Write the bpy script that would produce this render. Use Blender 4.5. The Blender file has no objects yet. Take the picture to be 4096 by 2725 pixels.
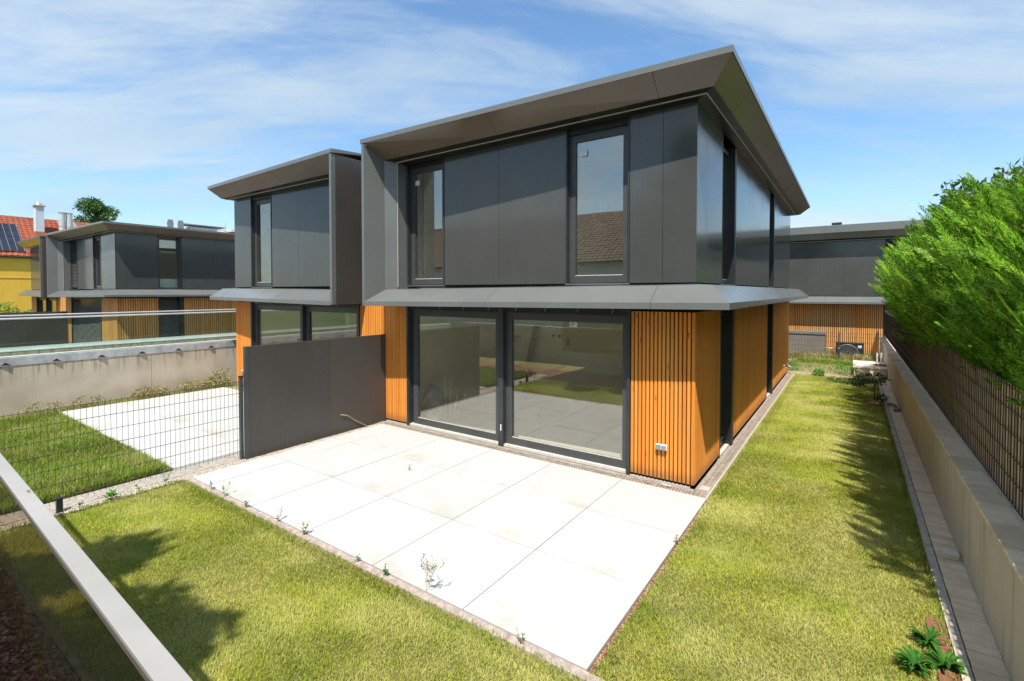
import bpy, bmesh, math, random
import numpy as np
from mathutils import Vector, Matrix

random.seed(7)
RNG = np.random.default_rng(11)
S = bpy.context.scene
COL = S.collection
R = math.radians

# ------------------------------------------------------------------ camera
cam_d = bpy.data.cameras.new("camera")
cam = bpy.data.objects.new("camera", cam_d)
COL.objects.link(cam)
YAW, PITCH = 0.6085, -0.0242
fwd = Vector((-math.sin(YAW) * math.cos(PITCH), math.cos(YAW) * math.cos(PITCH), math.sin(PITCH)))
cam.location = (1.8321, -7.2461, 2.85)
cam.rotation_euler = fwd.to_track_quat('-Z', 'Y').to_euler()
cam_d.sensor_width = 36.0
cam_d.lens = 1949.9 / 4096 * 36.0
cam_d.shift_y = (1214.77 - 1362.5) / 4096
cam_d.clip_start = 0.05
cam_d.clip_end = 3000
S.camera = cam

# ------------------------------------------------------------------ world, sun, exposure
SUN = Vector((0.555, -1.238, 2.30)).normalized()
SUN_EL = math.asin(SUN.z)
SUN_AZ = math.atan2(SUN.x, SUN.y)
W = bpy.data.worlds.new("World")
S.world = W
W.use_nodes = True


class NT:
    """small helper over a node tree"""
    def __init__(s, tree):
        s.t = tree; s.n = tree.nodes; s.l = tree.links

    def new(s, kind, **kw):
        n = s.n.new(kind)
        for k, v in kw.items():
            if k.startswith('i_'):
                n.inputs[k[2:].replace('_', ' ')].default_value = v
            else:
                setattr(n, k, v)
        return n

    def link(s, a, b):
        s.l.new(a, b)

    def math(s, op, a, b=None, c=None, clamp=False):
        n = s.n.new('ShaderNodeMath'); n.operation = op; n.use_clamp = clamp
        for i, x in enumerate((a, b, c)):
            if x is None: continue
            if isinstance(x, (int, float)): n.inputs[i].default_value = x
            else: s.l.new(x, n.inputs[i])
        return n.outputs[0]

    def vmath(s, op, a, b=None):
        n = s.n.new('ShaderNodeVectorMath'); n.operation = op
        for i, x in enumerate((a, b)):
            if x is None: continue
            if isinstance(x, (tuple, list)): n.inputs[i].default_value = x
            else: s.l.new(x, n.inputs[i])
        return n.outputs[0]

    def noise(s, vec, scale, detail=4, rough=.55, dist=0.0, dim='3D'):
        n = s.n.new('ShaderNodeTexNoise'); n.noise_dimensions = dim
        n.inputs['Scale'].default_value = scale; n.inputs['Detail'].default_value = detail
        n.inputs['Roughness'].default_value = rough; n.inputs['Distortion'].default_value = dist
        if vec is not None: s.l.new(vec, n.inputs['Vector'])
        return n.outputs['Fac']

    def ramp(s, fac, stops):
        n = s.n.new('ShaderNodeValToRGB')
        e = n.color_ramp.elements
        while len(e) > 1: e.remove(e[-1])
        e[0].position = stops[0][0]; e[0].color = (*stops[0][1], 1)
        for p, c in stops[1:]:
            x = e.new(p); x.color = (*c, 1)
        s.l.new(fac, n.inputs[0])
        return n.outputs[0]

    def maprange(s, v, a, b, c=0.0, d=1.0):
        n = s.n.new('ShaderNodeMapRange'); n.interpolation_type = 'SMOOTHSTEP'
        s.l.new(v, n.inputs[0])
        for i, x in zip((1, 2, 3, 4), (a, b, c, d)): n.inputs[i].default_value = x
        return n.outputs[0]

    def mix(s, fac, a, b, mode='MIX'):
        n = s.n.new('ShaderNodeMix'); n.data_type = 'RGBA'; n.blend_type = mode
        n.clamp_factor = True
        if isinstance(fac, (int, float)): n.inputs[0].default_value = fac
        else: s.l.new(fac, n.inputs[0])
        for i, x in ((6, a), (7, b)):
            if isinstance(x, tuple): n.inputs[i].default_value = (*x, 1)[:4]
            else: s.l.new(x, n.inputs[i])
        return n.outputs[2]


wt = NT(W.node_tree)
W.node_tree.nodes.clear()
sky = wt.new('ShaderNodeTexSky', sky_type='NISHITA', sun_disc=False, sun_elevation=SUN_EL,
             sun_rotation=SUN_AZ, altitude=300, air_density=1.15, dust_density=1.0, ozone_density=2.2)
geo = wt.new('ShaderNodeTexCoord')
sep = wt.new('ShaderNodeSeparateXYZ'); wt.link(geo.outputs['Generated'], sep.inputs[0])
zz = wt.math('MAXIMUM', sep.outputs[2], 0.0)
den = wt.math('ADD', zz, 0.16)
cx = wt.math('DIVIDE', sep.outputs[0], den)
cy = wt.math('DIVIDE', sep.outputs[1], den)
comb = wt.new('ShaderNodeCombineXYZ'); wt.link(cx, comb.inputs[0]); wt.link(cy, comb.inputs[1])
mapn = wt.new('ShaderNodeMapping'); mapn.inputs['Scale'].default_value = (0.42, 1.15, 1)
mapn.inputs['Location'].default_value = (1.7, 0.35, 0)
rotn = wt.new('ShaderNodeMapping'); rotn.inputs['Rotation'].default_value = (0, 0, R(-38))
wt.link(comb.outputs[0], rotn.inputs[0]); wt.link(rotn.outputs[0], mapn.inputs[0])
n1 = wt.noise(mapn.outputs[0], 1.25, 9, .62, 0.55)
n2 = wt.noise(mapn.outputs[0], .55, 5, .5, 0.2)
n3 = wt.noise(mapn.outputs[0], 3.8, 8, .6, 0.9)
cov = wt.math('ADD', wt.math('MULTIPLY', n1, .66), wt.math('ADD', wt.math('MULTIPLY', n2, .26), wt.math('MULTIPLY', n3, .22)))
cfac = wt.maprange(cov, .465, .67, 0.0, .80)
hz = wt.maprange(zz, 0.0, .30, .42, 0.0)
cfac2 = wt.math('MAXIMUM', cfac, hz)
skyt = wt.mix(1.0, sky.outputs[0], (0.64, .79, .87, 1), 'MULTIPLY')
shade = wt.ramp(n2, [(.32, (2.0, 2.65, 3.25)), (.64, (3.7, 4.05, 4.25))])
skyc = wt.mix(cfac2, skyt, shade)
bg = wt.new('ShaderNodeBackground'); bg.inputs[1].default_value = 0.14
wt.link(skyc, bg.inputs[0])
wo = wt.new('ShaderNodeOutputWorld'); wt.link(bg.outputs[0], wo.inputs[0])

sun_d = bpy.data.lights.new("sun", 'SUN')
sun_d.energy = 3.9; sun_d.angle = R(0.55); sun_d.color = (1.0, 0.955, 0.88)
sun = bpy.data.objects.new("sun", sun_d); COL.objects.link(sun)
sun.rotation_euler = SUN.to_track_quat('Z', 'Y').to_euler()
sun.location = (5, -12, 20)

S.view_settings.view_transform = 'Standard'
S.view_settings.look = 'None'
S.view_settings.exposure = 0.80
S.view_settings.gamma = 1.0
S.view_settings.use_curve_mapping = False
S.render.engine = 'CYCLES'
S.cycles.max_bounces = 8
S.cycles.transparent_max_bounces = 16
S.cycles.caustics_reflective = False
S.cycles.caustics_refractive = False

# ------------------------------------------------------------------ materials
MATS = {}


def mat(name):
    m = bpy.data.materials.new(name); m.use_nodes = True
    t = NT(m.node_tree); m.node_tree.nodes.clear()
    out = t.new('ShaderNodeOutputMaterial')
    p = t.new('ShaderNodeBsdfPrincipled')
    t.link(p.outputs[0], out.inputs[0])
    MATS[name] = m
    return m, t, p, out


def bump(t, p, h, strength=.3, dist=.01):
    b = t.new('ShaderNodeBump'); b.inputs['Strength'].default_value = strength; b.inputs['Distance'].default_value = dist
    t.link(h, b.inputs['Height']); t.link(b.outputs[0], p.inputs['Normal'])


def noisy(name, c1, c2, scale=8, rough=.6, bs=.25, bd=.004, metallic=0.0, detail=6, lo=.35, hi=.65, coord='pos', spec=.5):
    m, t, p, out = mat(name)
    if coord == 'pos': v = t.new('ShaderNodeNewGeometry').outputs['Position']
    else: v = t.new('ShaderNodeTexCoord').outputs['Object']
    f = t.noise(v, scale, detail, .6)
    c = t.ramp(f, [(lo, c1), (hi, c2)])
    t.link(c, p.inputs['Base Color'])
    p.inputs['Roughness'].default_value = rough; p.inputs['Metallic'].default_value = metallic
    p.inputs['Specular IOR Level'].default_value = spec
    if bs:
        g = t.noise(v, scale * 9, 4, .6)
        bump(t, p, g, bs, bd)
    return m


# anthracite coated sheet metal
def metal_mat(name, base, rough=.22, spec=.55):
    m, t, p, out = mat(name)
    v = t.new('ShaderNodeNewGeometry').outputs['Position']
    f = t.noise(v, 1.1, 3, .5)
    c = t.ramp(f, [(.3, tuple(x * .93 for x in base)), (.7, tuple(x * 1.07 for x in base))])
    oi = t.new('ShaderNodeObjectInfo')
    c2 = t.mix(t.math('MULTIPLY', oi.outputs['Random'], .16), c, (0.02, 0.02, 0.02))
    mp = t.new('ShaderNodeMapping'); mp.inputs['Scale'].default_value = (9, 9, .5); t.link(v, mp.inputs[0])
    c2 = t.mix(t.maprange(t.noise(mp.outputs[0], 1.5, 5, .6), .5, .8, 0, .022), c2, (.40, .37, .32))
    t.link(c2, p.inputs['Base Color'])
    sm = t.noise(v, 1.3, 1, .4)
    dust = t.noise(v, 2.0, 4, .5)
    t.link(t.maprange(dust, .3, .8, rough - .03, rough + .05), p.inputs['Roughness'])
    p.inputs['Specular IOR Level'].default_value = spec
    bump(t, p, sm, .35, .004)

    return m


metal_mat('panel', (0.072, 0.074, 0.069), .13, .5)
metal_mat('flare', (0.150, 0.157, 0.150), .24, .5)
metal_mat('soffit', (0.170, 0.118, 0.078), .2, .5)  # warm brown of light bounced off the terrace, put into the base colour
metal_mat('soffit_dark_reflection', (0.022, 0.019, 0.016), .3, .3)  # inner soffit facets: reflection of the dark wall painted as a near-black colour
metal_mat('screen_metal', (0.078, 0.068, 0.060), .33, .4)
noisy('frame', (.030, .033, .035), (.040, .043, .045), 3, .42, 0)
noisy('frame_lit', (.052, .056, .056), (.066, .070, .070), 3, .42, 0)  # lighter copy of the frame colour with the daylight on it painted in
noisy('frosted', (.58, .68, .62), (.66, .76, .70), 3, .5, 0)
noisy('black', (.010, .010, .011), (.018, .018, .019), 5, .5, 0)
noisy('dark_gap', (.012, .012, .012), (.02, .02, .02), 5, .9, 0)
noisy('vent', (.42, .42, .36), (.52, .52, .45), 30, .6, 0)
noisy('steel', (.55, .54, .53), (.66, .65, .64), 6, .35, 0, metallic=.3)
noisy('zinc', (.36, .37, .39), (.54, .55, .57), 5, .48, .1, .002, metallic=.3)
noisy('handrail', (.315, .30, .275), (.375, .36, .335), 2.2, .42, .15, .0006)
noisy('handrail_dark', (.10, .082, .07), (.14, .115, .095), 4, .5, 0)
noisy('white', (.62, .62, .60), (.74, .74, .71), 4, .5, .05, .002)
noisy('offwhite', (.50, .49, .44), (.62, .60, .55), 12, .6, .1, .003)
noisy('grey_plastic', (.22, .23, .24), (.28, .29, .30), 5, .4, 0)
noisy('light_plastic', (.60, .61, .60), (.70, .71, .70), 5, .4, 0)
noisy('plaster_in', (.76, .72, .54), (.84, .80, .62), 2, .8, .2, .004)
noisy('screed', (.50, .47, .41), (.60, .57, .50), 2.5, .7, .2, .003)
noisy('soil', (.20, .18, .06), (.32, .29, .11), 7, .95, .8, .02)
noisy('dry_soil', (.24, .18, .10), (.42, .34, .22), 3.0, .95, .8, .02)
noisy('kerb', (.30, .225, .19), (.52, .43, .37), 16, .9, .6, .008)
noisy('kerb_grey', (.40, .345, .28), (.60, .53, .44), 14, .9, .6, .008)

noisy('ground_far', (.07, .09, .035), (.13, .14, .06), .3, .95, .5, .03)
noisy('asphalt', (.16, .15, .14), (.22, .21, .19), 6, .9, .4, .006)
noisy('yellow_render', (.76, .455, .05), (.82, .51, .07), 1.5, .85, .3, .01)
noisy('green_foil', (.02, .42, .10), (.05, .62, .16), 10, .4, .3, .01)
noisy('orange_cable', (.35, .10, .05), (.48, .16, .09), 10, .5, 0)
noisy('red_plastic', (.55, .06, .02), (.6, .08, .03), 10, .4, 0)
noisy('bark', (.09, .055, .032), (.17, .11, .07), 14, .9, .6, .01)
noisy('twig', (.26, .10, .035), (.40, .17, .06), 14, .9, .2, .01)
noisy('straw', (.42, .31, .12), (.56, .45, .22), 14, .9, 0)
noisy('shed', (.175, .16, .14), (.20, .185, .16), 2, .5, .1, .002)
noisy('block_conc', (.70, .60, .46), (.82, .72, .57), 4, .85, .4, .006)
noisy('bag', (.10, .17, .15), (.24, .30, .27), 6, .5, .5, .02)
noisy('chimney_blue', (.50, .57, .62), (.58, .65, .70), 2, .8, .1, .004)
noisy('pot_red', (.42, .13, .07), (.5, .17, .09), 5, .8, .1, .004)
noisy('brown_wood', (.13, .075, .035), (.20, .12, .06), 6, .8, .2, .004)
noisy('mulch', (.16, .07, .035), (.30, .14, .075), 40, .95, .6, .01)
noisy('wire', (.035, .033, .03), (.06, .056, .05), 20, .5, 0)
noisy('wire_brown', (.10, .075, .05), (.15, .11, .08), 20, .5, 0)
noisy('roof_membrane', (.07, .07, .07), (.1, .1, .1), 3, .9, .2, .01)


def concrete():
    m, t, p, out = mat('concrete')
    v = t.new('ShaderNodeNewGeometry').outputs['Position']
    base = t.ramp(t.noise(v, 1.3, 7, .6), [(.3, (.44, .375, .285)), (.55, (.54, .47, .375)), (.75, (.60, .54, .45))])
    mp = t.new('ShaderNodeMapping'); mp.inputs['Scale'].default_value = (7, 7, .55); t.link(v, mp.inputs[0])
    st = t.noise(mp.outputs[0], 1.6, 7, .65)
    sp = t.new('ShaderNodeSeparateXYZ'); t.link(v, sp.inputs[0])
    top = t.maprange(sp.outputs[2], .55, 1.2, 0, 1)
    k = t.math('MULTIPLY', t.maprange(st, .46, .66, 0, 1), t.math('MULTIPLY', top, .75))
    c = t.mix(k, base, (.20, .155, .11))
    fine = t.noise(v, 60, 3, .6)
    c = t.mix(t.maprange(fine, .3, .8, 0, .25), c, (.25, .21, .16))
    t.link(c, p.inputs['Base Color']); p.inputs['Roughness'].default_value = .9
    bump(t, p, t.math('ADD', fine, t.noise(v, 9, 5, .6)), .35, .006)


def render_wall():
    m, t, p, out = mat('wall_render')
    v = t.new('ShaderNodeNewGeometry').outputs['Position']
    mp = t.new('ShaderNodeMapping'); mp.inputs['Scale'].default_value = (6, 5, .35); t.link(v, mp.inputs[0])
    st = t.noise(mp.outputs[0], 2.0, 6, .6)
    base = t.ramp(t.noise(v, .9, 6, .6), [(.3, (.56, .46, .335)), (.7, (.68, .57, .43))])
    c = t.mix(t.maprange(st, .5, .72, 0, .5), base, (.22, .18, .13))
    t.link(c, p.inputs['Base Color']); p.inputs['Roughness'].default_value = .85
    bump(t, p, t.noise(v, 45, 4, .6), .3, .004)


def wood(name, a, b, cdark):
    m, t, p, out = mat(name)
    tc = t.new('ShaderNodeTexCoord').outputs['Object']
    oi = t.new('ShaderNodeObjectInfo')
    off = t.new('ShaderNodeCombineXYZ')
    t.link(t.math('MULTIPLY', oi.outputs['Random'], 91.0), off.inputs[0]); t.link(t.math('MULTIPLY', oi.outputs['Random'], 37.0), off.inputs[2])
    v = t.vmath('ADD', tc, off.outputs[0])
    mp = t.new('ShaderNodeMapping'); mp.inputs['Scale'].default_value = (26, 26, 1.1); t.link(v, mp.inputs[0])
    g1 = t.noise(mp.outputs[0], 1.3, 5, .6, .6)
    wv = t.new('ShaderNodeTexWave'); wv.wave_type = 'RINGS'; wv.rings_direction = 'Z'
    wv.inputs['Scale'].default_value = 1.2; wv.inputs['Distortion'].default_value = 6; wv.inputs['Detail'].default_value = 3
    t.link(mp.outputs[0], wv.inputs['Vector'])
    col = t.mix(t.maprange(g1, .3, .7), a, b)
    col = t.mix(t.math('MULTIPLY', wv.outputs['Fac'], .38), col, cdark)
    col = t.mix(t.math('MULTIPLY', oi.outputs['Random'], .35), col, cdark)
    hon = t.math('FRACT', t.math('MULTIPLY', oi.outputs['Random'], 7.31))
    col = t.mix(t.math('MULTIPLY', hon, .5), col, (min(a[0] * 1.12, .95), a[1] * 1.75, a[2] * 3.0))
    kn = t.new('ShaderNodeTexVoronoi'); kn.inputs['Scale'].default_value = 1.0
    mp2 = t.new('ShaderNodeMapping'); mp2.inputs['Scale'].default_value = (9, 9, 1.9); t.link(v, mp2.inputs[0]); t.link(mp2.outputs[0], kn.inputs['Vector'])
    col = t.mix(t.maprange(kn.outputs['Distance'], .05, .12, .75, 0), col, (.12, .035, .008))
    pos = t.new('ShaderNodeNewGeometry').outputs['Position']
    sp = t.new('ShaderNodeSeparateXYZ'); t.link(pos, sp.inputs[0])
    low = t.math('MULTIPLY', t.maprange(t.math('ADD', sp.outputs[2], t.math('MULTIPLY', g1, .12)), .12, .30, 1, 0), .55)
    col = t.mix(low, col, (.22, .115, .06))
    t.link(col, p.inputs['Base Color']); p.inputs['Roughness'].default_value = .55
    p.inputs['Specular IOR Level'].default_value = .3
    bump(t, p, g1, .25, .003)


def tile_mat():
    m, t, p, out = mat('paving_white')
    tc = t.new('ShaderNodeTexCoord').outputs['Object']
    pos = t.new('ShaderNodeNewGeometry').outputs['Position']
    n = t.noise(pos, 1.1, 7, .65)
    n2_ = t.noise(pos, 5.0, 6, .7)
    base = t.ramp(n2_, [(.3, (.475, .48, .46)), (.7, (.545, .55, .53))])
    sp = t.new('ShaderNodeSeparateXYZ'); t.link(tc, sp.inputs[0])
    edge = t.maprange(sp.outputs[1], -.62, -.15, 1, 0)
    k = t.math('MULTIPLY', t.maprange(n, .46, .66, 0, 1), t.math('ADD', t.math('MULTIPLY', edge, .50), .06))
    c = t.mix(k, base, (.40, .33, .20))
    oi = t.new('ShaderNodeObjectInfo')
    c = t.mix(t.math('MULTIPLY', oi.outputs['Random'], .16), c, (.40, .39, .36))
    sp2 = t.noise(pos, 85, 2, .5)
    c = t.mix(t.maprange(sp2, .74, .80, 0, .6), c, (.30, .18, .08))
    t.link(c, p.inputs['Base Color']); p.inputs['Roughness'].default_value = .62
    bump(t, p, n2_, .08, .004)


def glass(name, tint, f0, refl=1.0, gcol=(1, 1, 1), dust=.05):
    m = bpy.data.materials.new(name); m.use_nodes = True
    t = NT(m.node_tree); m.node_tree.nodes.clear()
    out = t.new('ShaderNodeOutputMaterial')
    gg = t.new('ShaderNodeNewGeometry')
    dt = t.new('ShaderNodeVectorMath'); dt.operation = 'DOT_PRODUCT'
    t.link(gg.outputs['Incoming'], dt.inputs[0]); t.link(gg.outputs['Normal'], dt.inputs[1])
    co = t.math('SUBTRACT', 1.0, t.math('ABSOLUTE', dt.outputs['Value']), clamp=True)
    fr_ = t.math('MULTIPLY_ADD', t.math('POWER', co, 5.0), 1 - f0, f0)
    tr = t.new('ShaderNodeBsdfTransparent'); tr.inputs[0].default_value = (*tint, 1)
    gl = t.new('ShaderNodeBsdfGlossy'); gl.inputs['Roughness'].default_value = .004; gl.inputs[0].default_value = (*gcol, 1)
    pos = t.new('ShaderNodeNewGeometry').outputs['Position']
    b = t.new('ShaderNodeBump'); b.inputs['Strength'].default_value = .2; b.inputs['Distance'].default_value = .003
    t.link(t.noise(pos, 1.6, 0, .4), b.inputs['Height']); t.link(b.outputs[0], gl.inputs['Normal'])
    mx = t.new('ShaderNodeMixShader')
    t.link(t.math('MULTIPLY', fr_, refl, clamp=True), mx.inputs[0])
    t.link(tr.outputs[0], mx.inputs[1]); t.link(gl.outputs[0], mx.inputs[2])
    df = t.new('ShaderNodeBsdfDiffuse'); df.inputs[0].default_value = (.6, .62, .55, 1)
    mx2 = t.new('ShaderNodeMixShader')
    t.link(t.maprange(t.noise(pos, 3, 8, .7), .45, .9, dust * .2, dust), mx2.inputs[0])
    t.link(mx.outputs[0], mx2.inputs[1]); t.link(df.outputs[0], mx2.inputs[2])
    t.link(mx2.outputs[0], out.inputs[0])
    MATS[name] = m


def leafy(name, stops, trans=.35, scale=.6, isl=.5, rough=.5, spec=.25, patch=None):
    m, t, p, out = mat(name)
    g = t.new('ShaderNodeNewGeometry')
    n = t.noise(g.outputs['Position'], scale, 4, .6)
    f = t.math('ADD', t.math('MULTIPLY', n, 1 - isl), t.math('MULTIPLY', g.outputs['Random Per Island'], isl))
    c = t.ramp(f, stops)
    if patch:
        n4 = t.noise(g.outputs['Position'], patch[0], 5, .6)
        c = t.mix(t.maprange(n4, patch[1], patch[2], 0, patch[4]), c, patch[3])
    t.link(c, p.inputs['Base Color']); p.inputs['Roughness'].default_value = rough
    p.inputs['Specular IOR Level'].default_value = spec
    tr = t.new('ShaderNodeBsdfTranslucent'); t.link(c, tr.inputs[0])
    mx = t.new('ShaderNodeMixShader'); mx.inputs[0].default_value = trans
    t.link(p.outputs[0], mx.inputs[1]); t.link(tr.outputs[0], mx.inputs[2]); t.link(mx.outputs[0], out.inputs[0])


concrete(); render_wall(); tile_mat()
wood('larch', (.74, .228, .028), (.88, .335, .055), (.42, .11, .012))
wood('larch_dull', (.66, .255, .055), (.80, .38, .11), (.34, .11, .022))
glass('glass', (.985, .99, .955), .18, 1.0, (1.0, .95, .885))
glass('glass_rail', (.88, .94, .91), .03, .8, (1, 1, 1), .02)
glass('glass_dark', (.72, .68, .60), .02, .10, (1, 1, 1), .002)
leafy('grass', [(.24, (.19, .30, .018)), (.5, (.43, .48, .045)), (.76, (.74, .68, .16))], .45, 1.1, .38,
      patch=(.8, .38, .66, (.76, .71, .30), .60))
leafy('grass_lush', [(.2, (.10, .20, .018)), (.5, (.22, .33, .03)), (.85, (.42, .42, .10))], .4, 1.3, .5,
      patch=(1.6, .45, .7, (.50, .40, .16), .5))
leafy('grass_dry', [(.2, (.12, .17, .03)), (.5, (.34, .29, .10)), (.8, (.52, .43, .2))], .3, 1.0, .5)
leafy('cypress', [(.18, (.015, .10, .008)), (.42, (.10, .33, .016)), (.65, (.25, .47, .03)), (.84, (.50, .64, .06))], .35, .9, .75)
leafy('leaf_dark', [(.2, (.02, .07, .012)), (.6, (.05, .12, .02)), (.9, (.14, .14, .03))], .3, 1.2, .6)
leafy('leaf_bright', [(.2, (.05, .20, .02)), (.6, (.10, .32, .03)), (.9, (.2, .42, .06))], .4, 1.2, .6)
leafy('pine', [(.2, (.03, .075, .016)), (.6, (.07, .15, .03)), (.9, (.14, .24, .05))], .15, .5, .5)
leafy('hosta', [(.2, (.012, .07, .008)), (.6, (.035, .14, .012)), (.9, (.10, .25, .03))], .25, 2, .5, rough=.6, spec=.2)


def pebbles(name, stops):
    m, t, p, out = mat(name)
    g = t.new('ShaderNodeNewGeometry')
    c = t.ramp(g.outputs['Random Per Island'], stops)
    t.link(c, p.inputs['Base Color']); p.inputs['Roughness'].default_value = .85


pebbles('gravel_light', [(0, (.34, .29, .23)), (.4, (.52, .46, .38)), (.8, (.66, .60, .52)), (1, (.30, .23, .17))])
pebbles('gravel_lava', [(0, (.16, .055, .045)), (.5, (.34, .13, .10)), (.9, (.52, .28, .22)), (1, (.6, .45, .38))])
pebbles('roof_tile', [(0, (.30, .068, .026)), (.45, (.40, .095, .035)), (.85, (.47, .13, .05)), (1, (.52, .2, .1))])


def rooftile():
    m, t, p, out = mat('roof_tile_obj')
    oi = t.new('ShaderNodeObjectInfo')
    pos = t.new('ShaderNodeNewGeometry').outputs['Position']
    c = t.ramp(oi.outputs['Random'], [(0, (.19, .042, .020)), (.45, (.27, .062, .026)), (.85, (.33, .09, .038)), (1, (.40, .16, .09))])
    c = t.mix(t.maprange(t.noise(pos, .9, 6, .7), .52, .68, 0, .75), c, (.10, .035, .02))
    t.link(c, p.inputs['Base Color']); p.inputs['Roughness'].default_value = .8


rooftile()
def stone(name, a, b, dark, sc_):
    m, t, p, out = mat(name)
    pos = t.new('ShaderNodeNewGeometry').outputs['Position']; oi = t.new('ShaderNodeObjectInfo')
    c = t.mix(t.maprange(t.noise(pos, sc_, 6, .65), .3, .7), a, b)
    c = t.mix(t.math('MULTIPLY', t.math('POWER', oi.outputs['Random'], 6.0), .6), c, dark)
    f = t.noise(pos, 70, 3, .6)
    c = t.mix(t.maprange(f, .35, .8, 0, .3), c, dark)
    t.link(c, p.inputs['Base Color']); p.inputs['Roughness'].default_value = .9
    bump(t, p, f, .5, .006)
stone('coping', (.80, .60, .385), (.93, .76, .53), (.42, .29, .18), 5)
stone('paver', (.78, .59, .38), (.90, .72, .49), (.50, .36, .23), 7)
noisy('brown_tile', (.13, .075, .05), (.19, .115, .08), 3, .8, .2, .01)
noisy('solar_cell', (.018, .020, .032), (.03, .032, .048), 1.0, .15, 0)
noisy('alu', (.55, .56, .57), (.65, .66, .67), 4, .35, 0, metallic=.8)


# ------------------------------------------------------------------ mesh helpers
class MB:
    def __init__(s):
        s.v = []; s.f = []; s.m = []

    def quad(s, a, b, c, d, mi=0):
        i = len(s.v); s.v += [tuple(a), tuple(b), tuple(c), tuple(d)]; s.f.append((i, i + 1, i + 2, i + 3)); s.m.append(mi); return s

    def box(s, x0, x1, y0, y1, z0, z1, mi=0, ch=0.0):
        if x1 < x0: x0, x1 = x1, x0
        if y1 < y0: y0, y1 = y1, y0
        i = len(s.v)
        s.v += [(x0, y0, z0), (x1, y0, z0), (x1, y1, z0), (x0, y1, z0), (x0, y0, z1), (x1, y0, z1), (x1, y1, z1), (x0, y1, z1)]
        for q in ((0, 3, 2, 1), (4, 5, 6, 7), (0, 1, 5, 4), (1, 2, 6, 5), (2, 3, 7, 6), (3, 0, 4, 7)):
            s.f.append(tuple(i + k for k in q)); s.m.append(mi)
        return s

    def prism(s, A, B, mi=0):
        """two polygons with the same number of points, joined"""
        i = len(s.v); n = len(A); s.v += [tuple(p) for p in A] + [tuple(p) for p in B]
        s.f.append(tuple(range(i, i + n))); s.m.append(mi)
        s.f.append(tuple(range(i + 2 * n - 1, i + n - 1, -1))); s.m.append(mi)
        for k in range(n):
            j = (k + 1) % n
            s.f.append((i + k, i + n + k, i + n + j, i + j)); s.m.append(mi)
        return s

    def tube(s, pts, r, seg=8, mi=0, taper=1.0):
        pts = [Vector(p) for p in pts]; rings = []
        n = len(pts)
        for k, p in enumerate(pts):
            d = (pts[min(k + 1, n - 1)] - pts[max(k - 1, 0)]).normalized()
            a = d.orthogonal().normalized() if k == 0 else (pa - d * pa.dot(d)).normalized()
            pa = a; b = d.cross(a)
            rr = r * (1 + (taper - 1) * k / max(n - 1, 1))
            i = len(s.v)
            s.v += [tuple(p + rr * (math.cos(2 * math.pi * q / seg) * a + math.sin(2 * math.pi * q / seg) * b)) for q in range(seg)]
            rings.append(i)
        for k in range(n - 1):
            for q in range(seg):
                s.f.append((rings[k] + q, rings[k] + (q + 1) % seg, rings[k + 1] + (q + 1) % seg, rings[k + 1] + q)); s.m.append(mi)
        s.f.append(tuple(rings[0] + q for q in range(seg - 1, -1, -1))); s.m.append(mi)
        s.f.append(tuple(rings[-1] + q for q in range(seg))); s.m.append(mi)
        return s

    def mesh(s, name, mats, recalc=True, smooth=False):
        me = bpy.data.meshes.new(name)
        me.from_pydata(s.v, [], s.f)
        for m in ([mats] if isinstance(mats, str) else mats): me.materials.append(MATS[m])
        if any(s.m): me.polygons.foreach_set('material_index', s.m)
        if recalc:
            bm = bmesh.new(); bm.from_mesh(me)
            bmesh.ops.recalc_face_normals(bm, faces=bm.faces); bm.to_mesh(me); bm.free()
        if smooth: me.polygons.foreach_set('use_smooth', [True] * len(me.polygons))
        me.update()
        return me

    def obj(s, name, mats, parent=None, loc=(0, 0, 0), bevel=0, **kw):
        o = bpy.data.objects.new(name, s.mesh(name, mats, kw.pop('recalc', True), kw.pop('smooth', False)))
        o.location = loc; o.parent = parent; COL.objects.link(o)
        if bevel:
            b = o.modifiers.new('bevel', 'BEVEL'); b.width = bevel; b.segments = 2; b.limit_method = 'ANGLE'
        for k, v in kw.items(): o[k] = v
        return o


def inst(name, me, parent=None, loc=(0, 0, 0), rot=(0, 0, 0), scale=(1, 1, 1)):
    o = bpy.data.objects.new(name, me); o.parent = parent; o.location = loc; o.rotation_euler = rot; o.scale = scale
    COL.objects.link(o); return o


def thing(name, label, cat, loc=(0, 0, 0), group=None, rz=0):
    o = bpy.data.objects.new(name, None); o.location = loc; o.rotation_euler = (0, 0, rz)
    o.empty_display_size = .1
    COL.objects.link(o); o['label'] = label; o['category'] = cat
    if group: o['group'] = group
    return o


def tag(o, label, cat, group=None):
    o['label'] = label; o['category'] = cat
    if group: o['group'] = group
    return o


def struct(o, label=None):
    o['kind'] = 'structure'
    if label: o['label'] = label
    return o


def npmesh(name, verts, faces, mats, mi=None):
    """verts (n,3); faces (m,k) all with the same k"""
    me = bpy.data.meshes.new(name)
    n, (m, k) = len(verts), faces.shape
    me.vertices.add(n); me.vertices.foreach_set('co', np.ascontiguousarray(verts, dtype=np.float32).ravel())
    me.loops.add(m * k); me.loops.foreach_set('vertex_index', np.ascontiguousarray(faces, dtype=np.int32).ravel())
    me.polygons.add(m); me.polygons.foreach_set('loop_start', np.arange(0, m * k, k, dtype=np.int32))
    for q in ([mats] if isinstance(mats, str) else mats): me.materials.append(MATS[q])
    if mi is not None: me.polygons.foreach_set('material_index', np.ascontiguousarray(mi, dtype=np.int32))
    me.update(calc_edges=True)
    return me


def npobj(name, verts, faces, mats, parent=None, mi=None):
    o = bpy.data.objects.new(name, npmesh(name, verts, faces, mats, mi)); o.parent = parent; COL.objects.link(o); return o


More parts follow.
